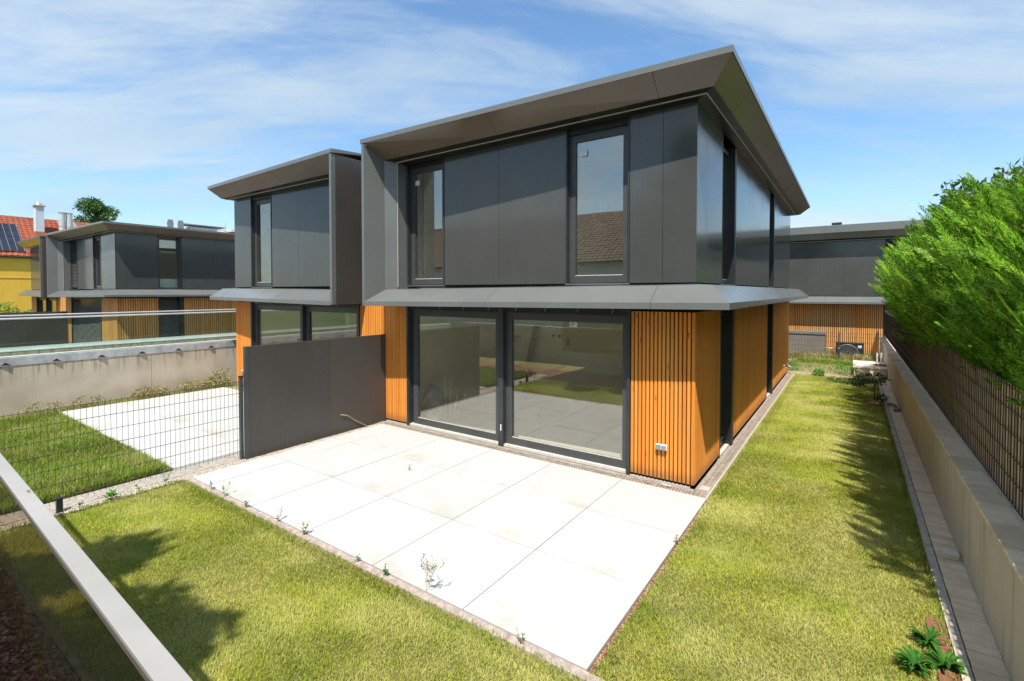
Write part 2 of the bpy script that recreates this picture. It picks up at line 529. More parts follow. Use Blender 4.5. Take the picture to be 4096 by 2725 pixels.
# ------------------------------------------------------------------ setting
struct(MB().box(-400, 400, -250, 500, -1.4, -.42).obj('ground', 'ground_far'))
struct(MB().box(.23, 2.56, -6.35, 12.33, -.30, -.03).obj('lawn_soil', 'soil'))
struct(MB().box(-6.44, .226, -6.16, -4.06, -.30, -.03).obj('front_lawn_soil', 'soil'))
struct(MB().box(-13.94, -7.2, -9.0, 3.0, -.30, -.034).obj('neighbour_lawn_soil', 'soil'))
struct(MB().box(-13.0, .225, -9.4, -6.164, -.30, -.05).obj('gravel_bed', 'soil'))

# terrain behind the side lawn
struct(MB().prism([(-6.6, 12.92, -.3), (2.82, 12.92, -.3), (2.82, 12.92, .02), (-6.6, 12.92, .02)][::1],
                  [(-6.6, 16.6, -.6), (2.82, 16.6, -.6), (2.82, 16.6, -.02), (-6.6, 16.6, -.02)]).obj('rear_garden', 'dry_soil'))
struct(MB().box(-6.6, 2.82, 12.41, 12.916, -.3, .01).obj('rear_soil_strip', 'dry_soil'))
struct(MB().box(-9, 10, 16.604, 26, -.7, -.12).obj('rear_yard', 'dry_soil'))
struct(MB().box(-33, -14.6, -14, 30, -.41, -.02).obj('left_yard', 'asphalt'))

# terrace slabs
PX = [.233 - 1.2305 * k for k in range(6)] + [-6.452]
PY = [-.247 - 1.239 * k for k in range(4)]
G = .0045


def terrace(name, xs, ys, x0):
    t = MB().box(min(xs), max(xs), min(ys), max(ys), -.30, -.028).obj(name, 'brown_wood')
    struct(t)
    for i in range(len(xs) - 1):
        for j in range(len(ys) - 1):
            a, b = sorted((xs[i], xs[i + 1])); c, d = sorted((ys[j], ys[j + 1]))
            cx_, cy_ = (a + b) / 2, (c + d) / 2
            hx, hy = (b - a) / 2 - G, (d - c) / 2 - G
            z = random.uniform(-.0012, .0012)
            MB().box(-hx, hx, -hy, hy, -.026, 0).obj('paving_slab', 'paving_white', t, (cx_, cy_, z), bevel=.0015)
    return t


terrace('terrace', PX, PY, 0)
NX = [-13.53 + 1.2305 * k for k in range(6)] + [-7.07]
terrace('neighbour_terrace', NX, PY, 0)


# gravel: real pebbles
def gravel(name, x0, x1, y0, y1, z, n, r, m, label):
    base = np.array([[1, 0, 0], [-1, 0, 0], [0, 1, 0], [0, -1, 0], [0, 0, 1], [0, 0, -.4]], float)
    F = np.array([[0, 2, 4], [2, 1, 4], [1, 3, 4], [3, 0, 4], [2, 0, 5], [1, 2, 5], [3, 1, 5], [0, 3, 5]])
    c = np.column_stack([RNG.uniform(x0, x1, n), RNG.uniform(y0, y1, n), np.full(n, z)])
    s = RNG.uniform(.6, 1.3, (n, 1, 1)) * r
    q = base[None] * RNG.uniform(.6, 1.2, (n, 6, 1)) * s
    q[:, :, 2] *= .7
    a = RNG.uniform(0, 6.28, n); ca, sa = np.cos(a)[:, None], np.sin(a)[:, None]
    V = np.stack([q[:, :, 0] * ca - q[:, :, 1] * sa, q[:, :, 0] * sa + q[:, :, 1] * ca, q[:, :, 2]], 2) + c[:, None]
    FF = (F[None] + (np.arange(n) * 6)[:, None, None]).reshape(-1, 3)
    o = npobj(name, V.reshape(-1, 3), FF, m)
    o['kind'] = 'stuff'; o['label'] = label; return o


struct(MB().box(-6.70, -6.456, -6.35, -.03, -.30, -.03).obj('gravel_strip_bed', 'gravel_light'))
gravel('gravel', -6.69, -6.46, -6.3, -.06, -.022, 9000, .011, 'gravel_light', 'beige gravel strip along the privacy screen and fence')
gravel('edge_gravel', .242, .275, -3.98, -.25, -.02, 1500, .010, 'gravel_lava', 'reddish gravel between terrace edge and side lawn')
gravel('lava_gravel', -11, 1.0, -8.2, -6.17, -.04, 22000, .030, 'gravel_lava', 'dark red lava gravel below the balcony railing')


# kerbs
def kerb_row(name, mname, x0, x1, y0, y1, z0, z1, axis, step, label=None):
    t = bpy.data.objects.new(name, None); COL.objects.link(t); t['kind'] = 'structure'
    lo, hi = (x0, x1) if axis == 'x' else (y0, y1)
    n = max(1, round((hi - lo) / step)); st = (hi - lo) / n
    me = (MB().box(-st / 2 + .003, st / 2 - .003, y0 - (y0 + y1) / 2, (y1 - y0) / 2, z0, z1) if axis == 'x' else
          MB().box(-(x1 - x0) / 2, (x1 - x0) / 2, -st / 2 + .003, st / 2 - .003, z0, z1)).mesh('kerb_stone', mname)
    for k in range(n):
        c = lo + st * (k + .5)
        inst('kerb_stone', me, t, (c, (y0 + y1) / 2, random.uniform(-.003, .003)) if axis == 'x' else ((x0 + x1) / 2, c, random.uniform(-.003, .003)))
    return t


kerb_row('terrace_kerb', 'kerb', -6.44, 2.52, -4.055, -3.972, -.2, -.006, 'x', 1.0)
kerb_row('lawn_kerb', 'kerb_grey', 2.535, 2.605, -5.2, 12.95, -.2, .016, 'y', 1.0)
kerb_row('side_drain_kerb', 'kerb_grey', .205, .232, -.24, 12.33, -.2, -.004, 'y', 1.0)
kerb_row('rear_kerb', 'kerb', .10, 2.5, 12.335, 12.40, -.2, .01, 'x', .8)
kerb_row('boundary_kerb', 'kerb_grey', -7.06, -6.71, -6.9, -.3, -.2, -.012, 'y', 1.0)
kerb_row('gravel_kerb', 'kerb_grey', -6.53, -6.45, -6.3, -4.08, -.2, -.010, 'y', .9)

# paver strip by the right wall
pv = bpy.data.objects.new('paver_path', None); COL.objects.link(pv); pv['kind'] = 'structure'
pms = [MB().box(-.105, .105, -.0575, .0575, -.1, .012).mesh('paver', 'paver')]
y = -5.1
while y < 12.9:
    inst('paver', pms[0], pv, (2.722 + random.uniform(-.002, .002), y, random.uniform(-.002, .002)), (0, 0, random.uniform(-.008, .008)))
    y += .1195

# ------------------------------------------------------------------ right boundary wall, coping, fence
bw = thing('boundary_wall', 'rendered beige garden wall with rough stone coping along the side lawn', 'wall', (2.83, 0, 0))
wt_ = MB()
for k in range(5):
    a = -7.5 + k * 5.2
    wt_.box(0, .26, a + .004, a + 5.196, -.2, .885)
wt_.obj('wall_face', 'wall_render', bw)
y = -6.4
cm = []
for q in range(5):
    m_ = MB(); n = 10; L_ = .50
    top, bot = [], []
    for i in range(n + 1):
        yy = -L_ / 2 + .003 + (L_ - .006) * i / n
        top.append((-.032 + random.uniform(-.007, .006), yy)); 
    A = [(x_, yy, .93) for x_, yy in top] + [(.17, L_ / 2 - .003, .93), (.17, -L_ / 2 + .003, .93)]
    B = [(x_ + .006, yy, .887) for x_, yy in top] + [(.17, L_ / 2 - .003, .887), (.17, -L_ / 2 + .003, .887)]
    m_.prism(A, B); cm.append(m_.mesh('coping_stone', 'coping'))
while y < 18.2:
    inst('coping_stone', random.choice(cm), bw, (0, y, random.uniform(-.003, .003))); y += .50

fe = thing('slatted_fence', 'mesh fence with brown vertical privacy strips on the garden wall', 'fence', (3.05, 0, 0))
noisy('strip_light', (.66, .47, .28), (.76, .56, .35), 6, .5, 0)
noisy('strip_shaded', (.15, .10, .068), (.20, .14, .10), 6, .5, 0)  # same strip where it runs behind the wires, shade put into its colour
ml = MB().box(-.006, .006, -.055, .055, .955, 2.0).mesh('privacy_strip', 'strip_light')
md = MB().box(-.005, .005, -.044, .044, .955, 1.985).mesh('privacy_strip', 'strip_shaded')
y = -3.3; k = 0
while y < 20.0:
    inst('privacy_strip', ml, fe, (0, y, random.uniform(-.006, .004)), (0, 0, random.uniform(-.02, .02)))
    inst('privacy_strip', md, fe, (.006, y + .1, random.uniform(-.006, .004)), (0, 0, random.uniform(-.02, .02)))
    y += .2
vw = MB()
y = -3.3
while y < 20:
    for d in (-.05, .05): vw.box(-.016, -.009, y + d - .004, y + d + .004, .94, 2.02)
    y += .2
vw.obj('vertical_wires', 'wire', fe, kind='stuff')
for i in range(6):
    z = .96 + .205 * i
    MB().box(-.024, -.016, -3.4, 20, z - .004, z + .004).obj('wire', 'wire', fe)
for y in np.arange(-2.6, 20, 2.5):
    MB().box(.03, .09, y - .03, y + .03, .9, 2.05).obj('fence_post', 'wire', fe)

# ------------------------------------------------------------------ the house type
Z1, Z2 = 2.98, 5.555


def batten_mesh(h, w=.046, d=.042, m='larch'):
    c = .004
    A = [(-w / 2, 0, 0), (-w / 2, -d + c, 0), (-w / 2 + c, -d, 0), (w / 2 - c, -d, 0), (w / 2, -d + c, 0), (w / 2, 0, 0)]
    return MB().prism([(x, y, 0.0 - (0 if y > -d + .01 else -.012)) for x, y, _ in A], [(x, y, h) for x, y, _ in A]).mesh('batten', m)


def house(name, label, ox, oy, oz, mirror, P):
    t = thing(name, label, 'house', (ox, oy, oz))
    sg = 1 if mirror else -1     # u runs from the outer corner towards the party wall
    X = lambda u: sg * u
    W_, L_ = P['W'], P['L']
    M = P.get('mats', {})
    pan, fla, sof = M.get('panel', 'panel'), M.get('flare', 'flare'), M.get('soffit', 'soffit')
    wd = M.get('wood', 'larch')
    cw = P.get('cw', .0605)
    dC, dL, dS = P['dC'], P['dL'], P['dS']     # overhang at the corner, at the party end, on the side
    uf = P.get('fin')                           # u of the fin's outer face or None
    bx = lambda u0, u1, y0, y1, z0, z1, nm, mt, par=t, **k: MB().box(X(u0), X(u1), y0, y1, z0, z1).obj(nm, mt, par, **k)

    # --- shell
    sh = MB()
    sh.box(X(.0), X(W_), .30, L_ - .02, 2.62, 2.93)          # floor slab
    sh.box(X(.07), X(W_), .02, L_ - .02, -.35, -.002)
    sh.box(X(.4), X(W_), .45, L_ - .1, 5.62, 5.80)
    sh.obj('floor_slab', 'screed', t)
    # lower walls behind the battens (front)
    openL = P['doors']; openS = P['side_low']
    wl = MB()
    edges = [0.05] + [e for d in openL for e in (d[0], d[1])] + [W_]
    for a, b in zip(edges[0::2], edges[1::2]): wl.box(X(a), X(b), .048, .25, -.1, 2.62)
    e2 = [.25] + [e for d in openS for e in (d[0], d[1])] + [L_ - .05]
    for a, b in zip(e2[0::2], e2[1::2]): wl.box(X(.048), X(.25), a, b, -.1, 2.62)
    wl.obj('backing_wall', 'dark_gap', t)
    # interior faces
    iw = MB()
    for a, b in zip(edges[0::2], edges[1::2]): iw.box(X(max(a, .256)), X(b - .004), .254, .30, 0, 2.62)
    for a, b in zip(e2[0::2], e2[1::2]): iw.box(X(.256), X(.30), max(a, .31), b, 0, 2.62)
    iw.box(X(.31), X(W_ - .1), 3.8, 3.95, 0, 2.62)
    iw.box(X(.31), X(W_ - .26), .31, 3.79, 2.60, 2.618)
    iw.box(X(.31), X(W_ - .37), .35, 3.99, 5.58, 5.598)
    iw.box(X(W_ - .25), X(W_ - .02), .31, 5.59, 0, 2.62)
    iw.box(X(1.3), X(1.5), 2.9, 3.79, 0.021, 2.599)
    iw.box(X(.31), X(W_ - .1), 4.0, 4.15, 2.94, 5.6)
    iw.box(X(W_ - .36), X(W_ - .22), .35, 3.99, 2.94, 5.6)
    iw.box(X(2.75), X(2.87), .35, 3.99, 2.94, 5.6)
    iw.obj('interior_wall', 'plaster_in', t)
    bx(.3, W_ - .26, .32, 5.59, 0.0, .02, 'interior_floor', 'screed')

    # --- battens
    zb = P.get('zb', .03)
    hb = P.get('hb', 2.52)
    me = batten_mesh(hb, cw * .70, .044, wd)
    def row_front(a, b):
        n = max(1, round((b - a) / cw)); st = (b - a) / n
        for k in range(n):
            inst('batten', me, t, (X(a + st * (k + .5)), .046, zb))
    def row_side(a, b):
        n = max(1, round((b - a) / cw)); st = (b - a) / n
        for k in range(n):
            inst('batten', me, t, (X(.046), a + st * (k + .5), zb), (0, 0, R(90) * (1 if not mirror else -1)))
    fe_ = [0.0] + [e for d in openL for e in (d[0], d[1])] + [W_]
    for a, b in zip(fe_[0::2], fe_[1::2]): row_front(a, b)
    if P.get('side', True):
        se = [0.0] + [e for d in openS for e in (d[0], d[1])] + [L_]
        for a, b in zip(se[0::2], se[1::2]): row_side(a + (.004 if a else .0), b)

    # --- lower glazing on the front
    def frame(nm, u0, u1, z0, z1, y, fw, par, depth=.06, mt='frame', axis='f', gm='glass', fb=None):
        fb = fb or fw
        b = MB()
        def bb(a0, a1, z0_, z1_):
            if axis == 'f': b.box(X(a0), X(a1), y, y + depth, z0_, z1_)
            else: b.box(X(y), X(y + depth), a0, a1, z0_, z1_)
        bb(u0, u0 + fw, z0, z1); bb(u1 - fw, u1, z0, z1); bb(u0 + fw, u1 - fw, z0, z0 + fb); bb(u0 + fw, u1 - fw, z1 - fw, z1)
        o = b.obj(nm, mt, par)
        g = MB()
        yy = y + depth * .5
        if axis == 'f': g.box(X(u0 + fw - .006), X(u1 - fw + .006), yy, yy + .006, z0 + fb - .006, z1 - fw + .006)
        else: g.box(X(yy), X(yy + .006), u0 + fw - .006, u1 - fw + .006, z0 + fb - .006, z1 - fw + .006)
        g.obj('pane', gm, o)
        # inner bead, pale
        h = MB(); w = .012; yb = y - .004
        if axis == 'f':
            h.box(X(u0 + fw), X(u1 - fw), yb + .012, yb + .03, z0 + fb, z0 + fb + w)
        else:
            h.box(X(yb + .012), X(yb + .03), u0 + fw, u1 - fw, z0 + fb, z0 + fb + w)
        h.obj('glazing_bead', 'offwhite', o)
        return o

    for d in openL:
        u0, u1, posts = d[0], d[1], d[2]
        zt = 2.55
        ed = [u0 + .05] + posts + [u1 - .10]
        if d[3] if len(d) > 3 else False:      # closed by a louvre blind
            blind(t, X, u0 + .04, u1 - .04, .02, zt, .03, 'f', .058)
            frame('door_frame', u0, u1, 0, zt, .14, .08, t)
        else:
            prev = u0 + .03
            for pst in posts + [None]:
                end = (pst - .055) if pst is not None else u1 - .10
                o = frame('sliding_door', prev, end, .035, zt - .08, .085, .13, t, .07, 'frame_lit')
                if pst is not None:
                    bx(pst - .055, pst + .055, -.012, .16, .0, zt, 'door_post', 'frame')
                    prev = pst + .055
        bx(u0, u0 + .055, -.02, .20, 0.0, 2.60, 'guide_rail', 'frame')
        bx(u1 - .055, u1, -.02, .20, 0.0, 2.60, 'guide_rail', 'frame')
        bx(u0 + .056, u1 - .056, .02, .25, 2.475, 2.615, 'blind_box', 'black')
        bx(u0 + .056, u1 - .056, .015, .16, -.01, .034, 'door_sill', 'offwhite')
        for q in np.arange(u0 + .3, u1 - .2, .62):
            b = MB(); b.tube([(X(q), .012, 2.50), (X(q + .02), .006, 2.53), (X(q - .02), .006, 2.55), (X(q + .015), .01, 2.58)], .004, 5)
            b.obj('blind_cord', 'straw', t)

    # --- upper walls
    wins = P['wins']; joints = P['joints']
    uw = P.get('wall_end', W_)
    pt = Z2 + .0
    ua = MB()
    stops_ = [0.0] + [e for w in wins for e in w[:2]] + [uw]
    segs = []
    for a, b in zip(stops_[0::2], stops_[1::2]):
        if b - a < .02: continue
        cuts = [a] + [j for j in joints if a + .05 < j < b - .05] + [b]
        for c, d in zip(cuts[:-1], cuts[1:]): segs.append((c, d))
        ua.box(X(a + .04), X(b - .02), .032, .30, Z1 - .02, 5.6)
    for c, d in segs:
        bx(c + (.003 if c > 0 else 0), d - .003, .0, .03, Z1 + .006, pt, 'wall_panel', pan)
    sw = P['side_up']; sj = P['side_joints']
    stops_ = [.033] + [e for w in sw for e in w[:2]] + [L_]
    for a, b in zip(stops_[0::2], stops_[1::2]):
        cuts = [a] + [j for j in sj if a + .05 < j < b - .05] + [b]
        for c, d in zip(cuts[:-1], cuts[1:]): bx(0, .03, c + .003, d - .003, Z1 + .006, pt, 'wall_panel', pan)
        ua.box(X(.032), X(.30), max(a + .02, .302), b - .02, Z1 - .02, 5.6)
    ua.obj('upper_wall', 'dark_gap', t)
    for w in wins:
        if len(w) > 2 and w[2] == 'blind':
            blind(t, X, w[0] + .03, w[1] - .03, Z1 + .08, pt - .03, .03, 'f', .075)
            bx(w[0] + .04, w[1] - .04, .15, .17, Z1, pt, 'blind_backing', 'black')
        else:
            o = frame('window', w[0] + .03, w[1] - .02, Z1 + .02, Z2 - .10, .09, .115, t, .07, 'frame_lit')
            st = w[3] if len(w) > 3 else None
            if st is not None:
                s_ = MB(); s_.box(X(w[0] + st), X(w[0] + st + .13), .108, .1095, Z2 - .46, Z2 - .36)
                so = s_.obj('sticker', 'white', o)
                l = MB()
                for i, (e, hgt) in enumerate(((.11, .012), (.09, .006), (.10, .006), (.07, .006), (.06, .014))):
                    zc = Z2 - .375 - i * .018
                    l.box(X(w[0] + st + .01), X(w[0] + st + .01 + e), .1068, .1074, zc - hgt / 2, zc + hgt / 2)
        bx(w[0] + .002, w[0] + .028, -.012, .16, Z1, pt, 'guide_rail', 'frame')
        bx(w[1] - .028, w[1] - .002, -.012, .16, Z1, pt, 'guide_rail', 'frame')
        bx(w[0] + .03, w[1] - .03, .03, .20, pt - .10, pt + .02, 'blind_box', 'black')
        bx(w[0] - .0, w[1] + .0, -.015, .15, Z1 - .014, Z1 + .004, 'window_sill', fla)
    for w in sw:
        bl = len(w) > 2 and w[2] == 'blind'
        if P.get('side', True):
            wo_ = frame('window', w[0] + .03, w[1] - .06, Z1 + .02, Z2 - .1, .10, .07, t, .07, 'frame', 's')
            if P.get('film'): MB().box(X(.146), X(.148), w[0] + .10, w[1] - .13, Z1 + .10, Z1 + .50).obj('frosted_film', 'frosted', wo_)
            bx(-.012, .18, w[1] - .14, w[1], Z1, pt, 'guide_rail', 'black')
            bx(-.002, .18, w[0] + .002, w[0] + .03, Z1, pt, 'guide_rail', 'frame')
            bx(-.015, .15, w[0], w[1], Z1 - .014, Z1 + .004, 'window_sill', fla)
    for w in openS:
        if P.get('side', True):
            if len(w) > 2 and w[2] == 'blind':
                blind(t, X, w[0] + .06, w[1] - .06, .02, 2.5, .06, 's', .058)
                bx(.13, .15, w[0], w[1], 0, 2.6, 'blind_backing', 'black')
            else:
                frame('window', w[0] + .03, w[1] - .10, .05, 2.5, .09, .08, t, .07, 'frame', 's')
            bx(-.035, .20, w[1] - .20, w[1] - .02, -.02, 2.6, 'guide_rail', 'black')
            bx(.0, .20, w[0] + .002, w[0] + .04, -.02, 2.6, 'guide_rail', 'frame')

    # --- flares: roof edge (front, side) and canopy, as solid segments between joints
    rz = P.get('roof', ((0, Z2 + .004), (.28, 5.585), (.5, 5.61), (1.0, 5.875), (1.0, 5.932), (0, 6.0)))
    cz = P.get('canopy', ((0, 2.964), (.5, 2.945), (1.0, 2.707), (1.0, 2.618), (0, 2.612)))
    xl = P.get('fin_pts', {0: W_, .28: W_, .5: W_, 1.0: W_})
    def off(u): return dC + (dL - dC) * (u + dC) / ((uf or W_) + dC)
    def flare_seg(nm, prof, s0, s1, mt, first, last, dip=0.0):
        def ring(kind, s):
            pts = []
            for f, z in prof:
                if kind == 'corner': pts.append((X(-f * dC), -f * dC, z))
                elif kind == 'end':
                    u = xl[f]; pts.append((X(u), -f * dL, z - dip))
                else:
                    q = (s + dC) / ((uf or W_) + dC)
                    pts.append((X(s), -f * off(s), z - dip * q))
            return pts
        pm_ = MB().prism(ring('corner' if first else 'mid', s0), ring('end' if last else 'mid', s1))
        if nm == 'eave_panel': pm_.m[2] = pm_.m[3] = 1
        pm_.obj(nm, [mt, 'soffit_dark_reflection'], t)
    def flare(nm, prof, js, mt, dip):
        st = [None] + list(js) + [None]
        for i in range(len(st) - 1):
            a, b = st[i], st[i + 1]
            flare_seg(nm, prof, (a + .003) if a is not None else 0, (b - .003) if b is not None else 0, mt, a is None, b is None, dip)
    flare('eave_panel', rz, P['eave_joints'], sof, P.get('dip', .05))
    flare('canopy_panel', cz, P['eave_joints'], fla, P.get('dip', .05))
    # side
    def side_seg(nm, prof, a, b, mt, first, last):
        A = [(X(-f * (dC + (dS - dC) * 0)), (-f * dC if first else a), z) for f, z in prof]
        B = [(X(-f * dS), (L_ + f * dS if last else b), z) for f, z in prof]
        pm_ = MB().prism(A, B)
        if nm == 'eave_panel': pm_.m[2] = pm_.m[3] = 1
        pm_.obj(nm, [mt, 'soffit_dark_reflection'], t)
    if P.get('side', True):
        sj2 = P['side_eave_joints']
        st = [None] + list(sj2) + [None]
        for nm, prof, mt in (('eave_panel', rz, sof), ('canopy_panel', cz, fla)):
            for i in range(len(st) - 1):
                a, b = st[i], st[i + 1]
                side_seg(nm, prof, (a or 0) + .003, (b or 0) - .003, mt, a is None, b is None)
        # rear return so that the far end reads closed
        for nm, prof, mt in (('eave_panel', rz, sof), ('canopy_panel', cz, fla)):
            A = [(X(-f * dS), L_ + f * dS, z) for f, z in prof]; B = [(X(W_), L_ + f * dS, z) for f, z in prof]
            MB().prism(A, B).obj(nm, mt, t)
    # vent strip (pale groove)
    def gp(u, f, dd, z): return (X(u), -f * dd, z)
    fg = .28
    uE = xl[.28]
    dp = P.get('dip', .05)
    vs = MB()
    A = [(X(-fg * dC), -fg * dC - .0, 5.583), (X(-fg * dC - .012), -fg * dC - .012, 5.586), (X(-fg * dC - .012), -fg * dC - .012, 5.572), (X(-fg * dC), -fg * dC, 5.570)]
    B = [(X(uE), -fg * dL, 5.583 - dp), (X(uE), -fg * dL - .014, 5.586 - dp), (X(uE), -fg * dL - .014, 5.572 - dp), (X(uE), -fg * dL, 5.570 - dp)]
    vs.prism(A, B)
    if P.get('side', True):
        B2 = [(X(-fg * dS), L_ + fg * dS, 5.583), (X(-fg * dS - .012), L_ + fg * dS, 5.586), (X(-fg * dS - .012), L_ + fg * dS, 5.572), (X(-fg * dS), L_ + fg * dS, 5.570)]
        vs.prism(A, B2)
    if uf:
        vs.box(X(uE - .014), X(uE - .002), -fg * dL - .006, -fg * dL + .006, 2.95, 5.56 - dp)
    vs.obj('vent_strip', 'vent', t)
    # cap strip on the roof edge
    cap = MB()
    A = [(X(-dC - .012), -dC - .012, 5.872 if not P.get('fascia') else 5.925), (X(-dC - .012), -dC - .012, 5.958), (X(.4), .4, 6.01), (X(.4), .4, 5.99)]
    ul = (uf if uf else W_)
    B = [(X(ul + .02), -dL - .012, (5.872 if not P.get('fascia') else 5.925) - dp), (X(ul + .02), -dL - .012, 5.958 - dp), (X(ul + .02), .4, 6.01), (X(ul + .02), .4, 5.99)]
    hh = P.get('fascia', 0.0)
    if hh:
        A = [(a[0], a[1], a[2] + (hh if i < 2 else 0)) if i == 1 else a for i, a in enumerate(A)]
        B = [(a[0], a[1], a[2] + (hh if i < 2 else 0)) if i == 1 else a for i, a in enumerate(B)]
    cap.prism(A, B)
    if P.get('side', True):
        B = [(X(-dS - .012), L_ + dS + .012, 5.872), (X(-dS - .012), L_ + dS + .012, 5.958), (X(.4), L_ - .4, 6.01), (X(.4), L_ - .4, 5.99)]
        cap.prism(A, B)
    cap.obj('roof_edge_cap', fla, t)
    MB().box(X(.39), X(ul), .39, L_ - .3, 5.9, 6.0).obj('flat_roof', 'roof_membrane', t)
    # fin
    if uf:
        zt_, zb_ = P['finz']
        f1, fh, fgv, fw_ = xl[1.0], xl[.5], xl[.28], xl[0]
        bot = [(X(f1 + .07), -dL, zb_), (X(f1), -dL, zb_), (X(fh), -dL * .5, 2.90 - .0), (X(fgv), -dL * .28, 2.90), (X(fw_), 0, 2.90), (X(fw_), .3, 2.7), (X(f1 + .07), .3, zb_)]
        top = [(X(f1 + .07), -dL, zt_), (X(f1), -dL, zt_), (X(fh), -dL * .5, 5.61 - dp), (X(fgv), -dL * .28, 5.585 - dp), (X(fw_), 0, Z2), (X(fw_), .3, 5.7), (X(f1 + .07), .3, zt_ + .0)]
        # a thin front strip and the flare, parted by a slit
        MB().prism(bot, top).obj('fin', fla, t)
        if not mirror:
            bx(f1 + .071, W_ + .35, .20, .30, 2.6, 5.7, 'recess_wall', pan)
        else:
            bx(f1 + .0715, f1 + .0735, -dL + .10, .30, zb_ + .01, zt_ - .01, 'fin_side_panel', 'screen_metal')
    return t


def blind(parent, X, a, b, z0, z1, y, axis, pitch):
    n = int((z1 - z0) / pitch)
    w = b - a
    if axis == 'f':
        me = MB().prism([(0, 0, 0), (0, .05, .030), (0, .052, .028), (0, .004, -.004)], [(X(w), 0, 0), (X(w), .05, .030), (X(w), .052, .028), (X(w), .004, -.004)]).mesh('blind_slat', 'strip_slat')
    else:
        me = MB().prism([(0, 0, 0), (X(.05), 0, .030), (X(.052), 0, .028), (X(.004), 0, -.004)], [(0, w, 0), (X(.05), w, .030), (X(.052), w, .028), (X(.004), w, -.004)]).mesh('blind_slat', 'strip_slat')
    for k in range(n):
        z = z0 + (k + .5) * pitch
        inst('blind_slat', me, parent, (X(a), y, z) if axis == 'f' else (X(y), a, z))


noisy('strip_slat', (.16, .15, .14), (.21, .20, .18), 3, .45, 0)

main = house('main_house', 'nearest dark metal and larch semi-detached house facing the white terrace', 0, 0, 0, False, dict(
    W=6.65, L=12.77, dC=.555, dL=.88, dS=.555, fin=6.30, wall_end=5.93, finz=(5.815, 2.565),
    fin_pts={1.0: 6.226, .5: 6.12, .28: 5.95, 0: 5.935},
    doors=[(.975, 5.95, [3.465])], side_low=[(1.636, 2.66), (7.30, 8.24)],
    wins=[(1.0, 2.12, 0, .78), (4.86, 5.92, 0, .80)], joints=[.487, 3.511],
    side_up=[(1.655, 2.82), (7.456, 8.40)], side_joints=[.556, 4.378, 5.867, 11.154],
    eave_joints=[.456, 3.27], side_eave_joints=[.9, 4.4, 8.0, 11.4]))
nb = house('neighbour_house', 'second dark metal and larch semi-detached house beyond the privacy screen', -13.31, 0, 0, True, dict(
    W=6.655, L=12.77, dC=.50, dL=.88, dS=.5, fin=6.01, wall_end=5.62, finz=(5.80, 2.575), side=False,
    fin_pts={1.0: 5.94, .5: 5.83, .28: 5.65, 0: 5.62},
    doors=[(.90, 5.79, [3.45])], side_low=[], wins=[(.95, 2.05)], joints=[3.33],
    side_up=[], side_joints=[], eave_joints=[.45, 3.3], side_eave_joints=[], dip=.06))
lh = house('left_house', 'third dark metal and larch house beyond the glass balustrades, seen at its corner', -25.65, .65, 0, False, dict(
    film=True, W=8.2, L=14.0, dC=.56, dL=.8, dS=.56, fin=7.35, wall_end=6.95, finz=(5.80, 2.56), cw=.095,
    mats=dict(wood='larch_dull'),
    fin_pts={1.0: 7.28, .5: 7.18, .28: 6.98, 0: 6.96},
    doors=[(1.95, 6.65, [4.2], True)], side_low=[(1.67, 2.75, 'blind')],
    wins=[(1.9, 3.0), (5.5, 6.6, 'blind')], joints=[.5, 4.31],
    side_up=[(1.67, 2.68)], side_joints=[.44, 4.2, 7.5, 11], eave_joints=[.45, 3.5], side_eave_joints=[.9, 4.2, 8]))
lh2 = house('far_left_house', 'farthest left dark metal house beside the yellow house', -40.6, .65, 0, True, dict(
    W=7.3, L=14.0, dC=.5, dL=.8, dS=.5, fin=6.3, wall_end=5.95, finz=(5.78, 2.56), side=False, cw=.12,
    mats=dict(wood='larch_dull'),
    fin_pts={1.0: 6.23, .5: 6.1, .28: 5.97, 0: 5.95},
    doors=[(1.3, 5.6, [3.4])], side_low=[], wins=[(2.2, 3.3, 'blind')], joints=[4.2],
    side_up=[], side_joints=[], eave_joints=[.45, 3.5], side_eave_joints=[]))
rh = house('rear_house', 'dark metal and larch house behind the lawn with a heat pump at its wall', 9.0, 20.5, -.33, False, dict(
    W=17.5, L=9.0, dC=.6, dL=.6, dS=.6, fin=None, cw=.080, side=False, fascia=.05,
    mats=dict(wood='larch_dull', soffit='flare'),
    fin_pts={1.0: 17.5, .5: 17.5, .28: 17.5, 0: 17.5}, zb=.22, hb=2.36,
    doors=[(4.4, 5.98, [5.2], True)], side_low=[], wins=[(4.55, 5.96, 'blind')], joints=[7.52, 9.0, 10.6, 13.2],
    side_up=[], side_joints=[], eave_joints=[5.0, 8.2, 10.6, 13.5], side_eave_joints=[],
    dip=0.0, roof=((0, Z2 + .004), (.28, 5.60), (.5, 5.66), (1.0, 5.97), (1.0, 6.26), (0, 6.34))))

# items that stay with a house
vh = MB().box(-.19, .19, -.19, .19, 0, .16).obj('roof_vent', 'black', None, (1.15, 23.2, 6.02))
tag(vh, 'black vent cowl standing on the roof of the rear house', 'vent')
MB().box(-.22, .22, -.22, .22, .20, .26).obj('cowl_top', 'frame', vh)
MB().box(-.22, .22, -.22, .22, .32, .40).obj('cowl_top', 'frame', vh)
MB().box(-.12, .12, -.12, .12, .15, .33).obj('cowl_neck', 'brown_wood', vh)
pl = MB().tube([(0, 0, 0), (-.10, 0, 1.25)], .018, 6).obj('roof_pole', 'light_plastic', None, (3.1, 24.0, 5.6))
tag(pl, 'thin leaning pole on the roof of the rear house', 'pole')

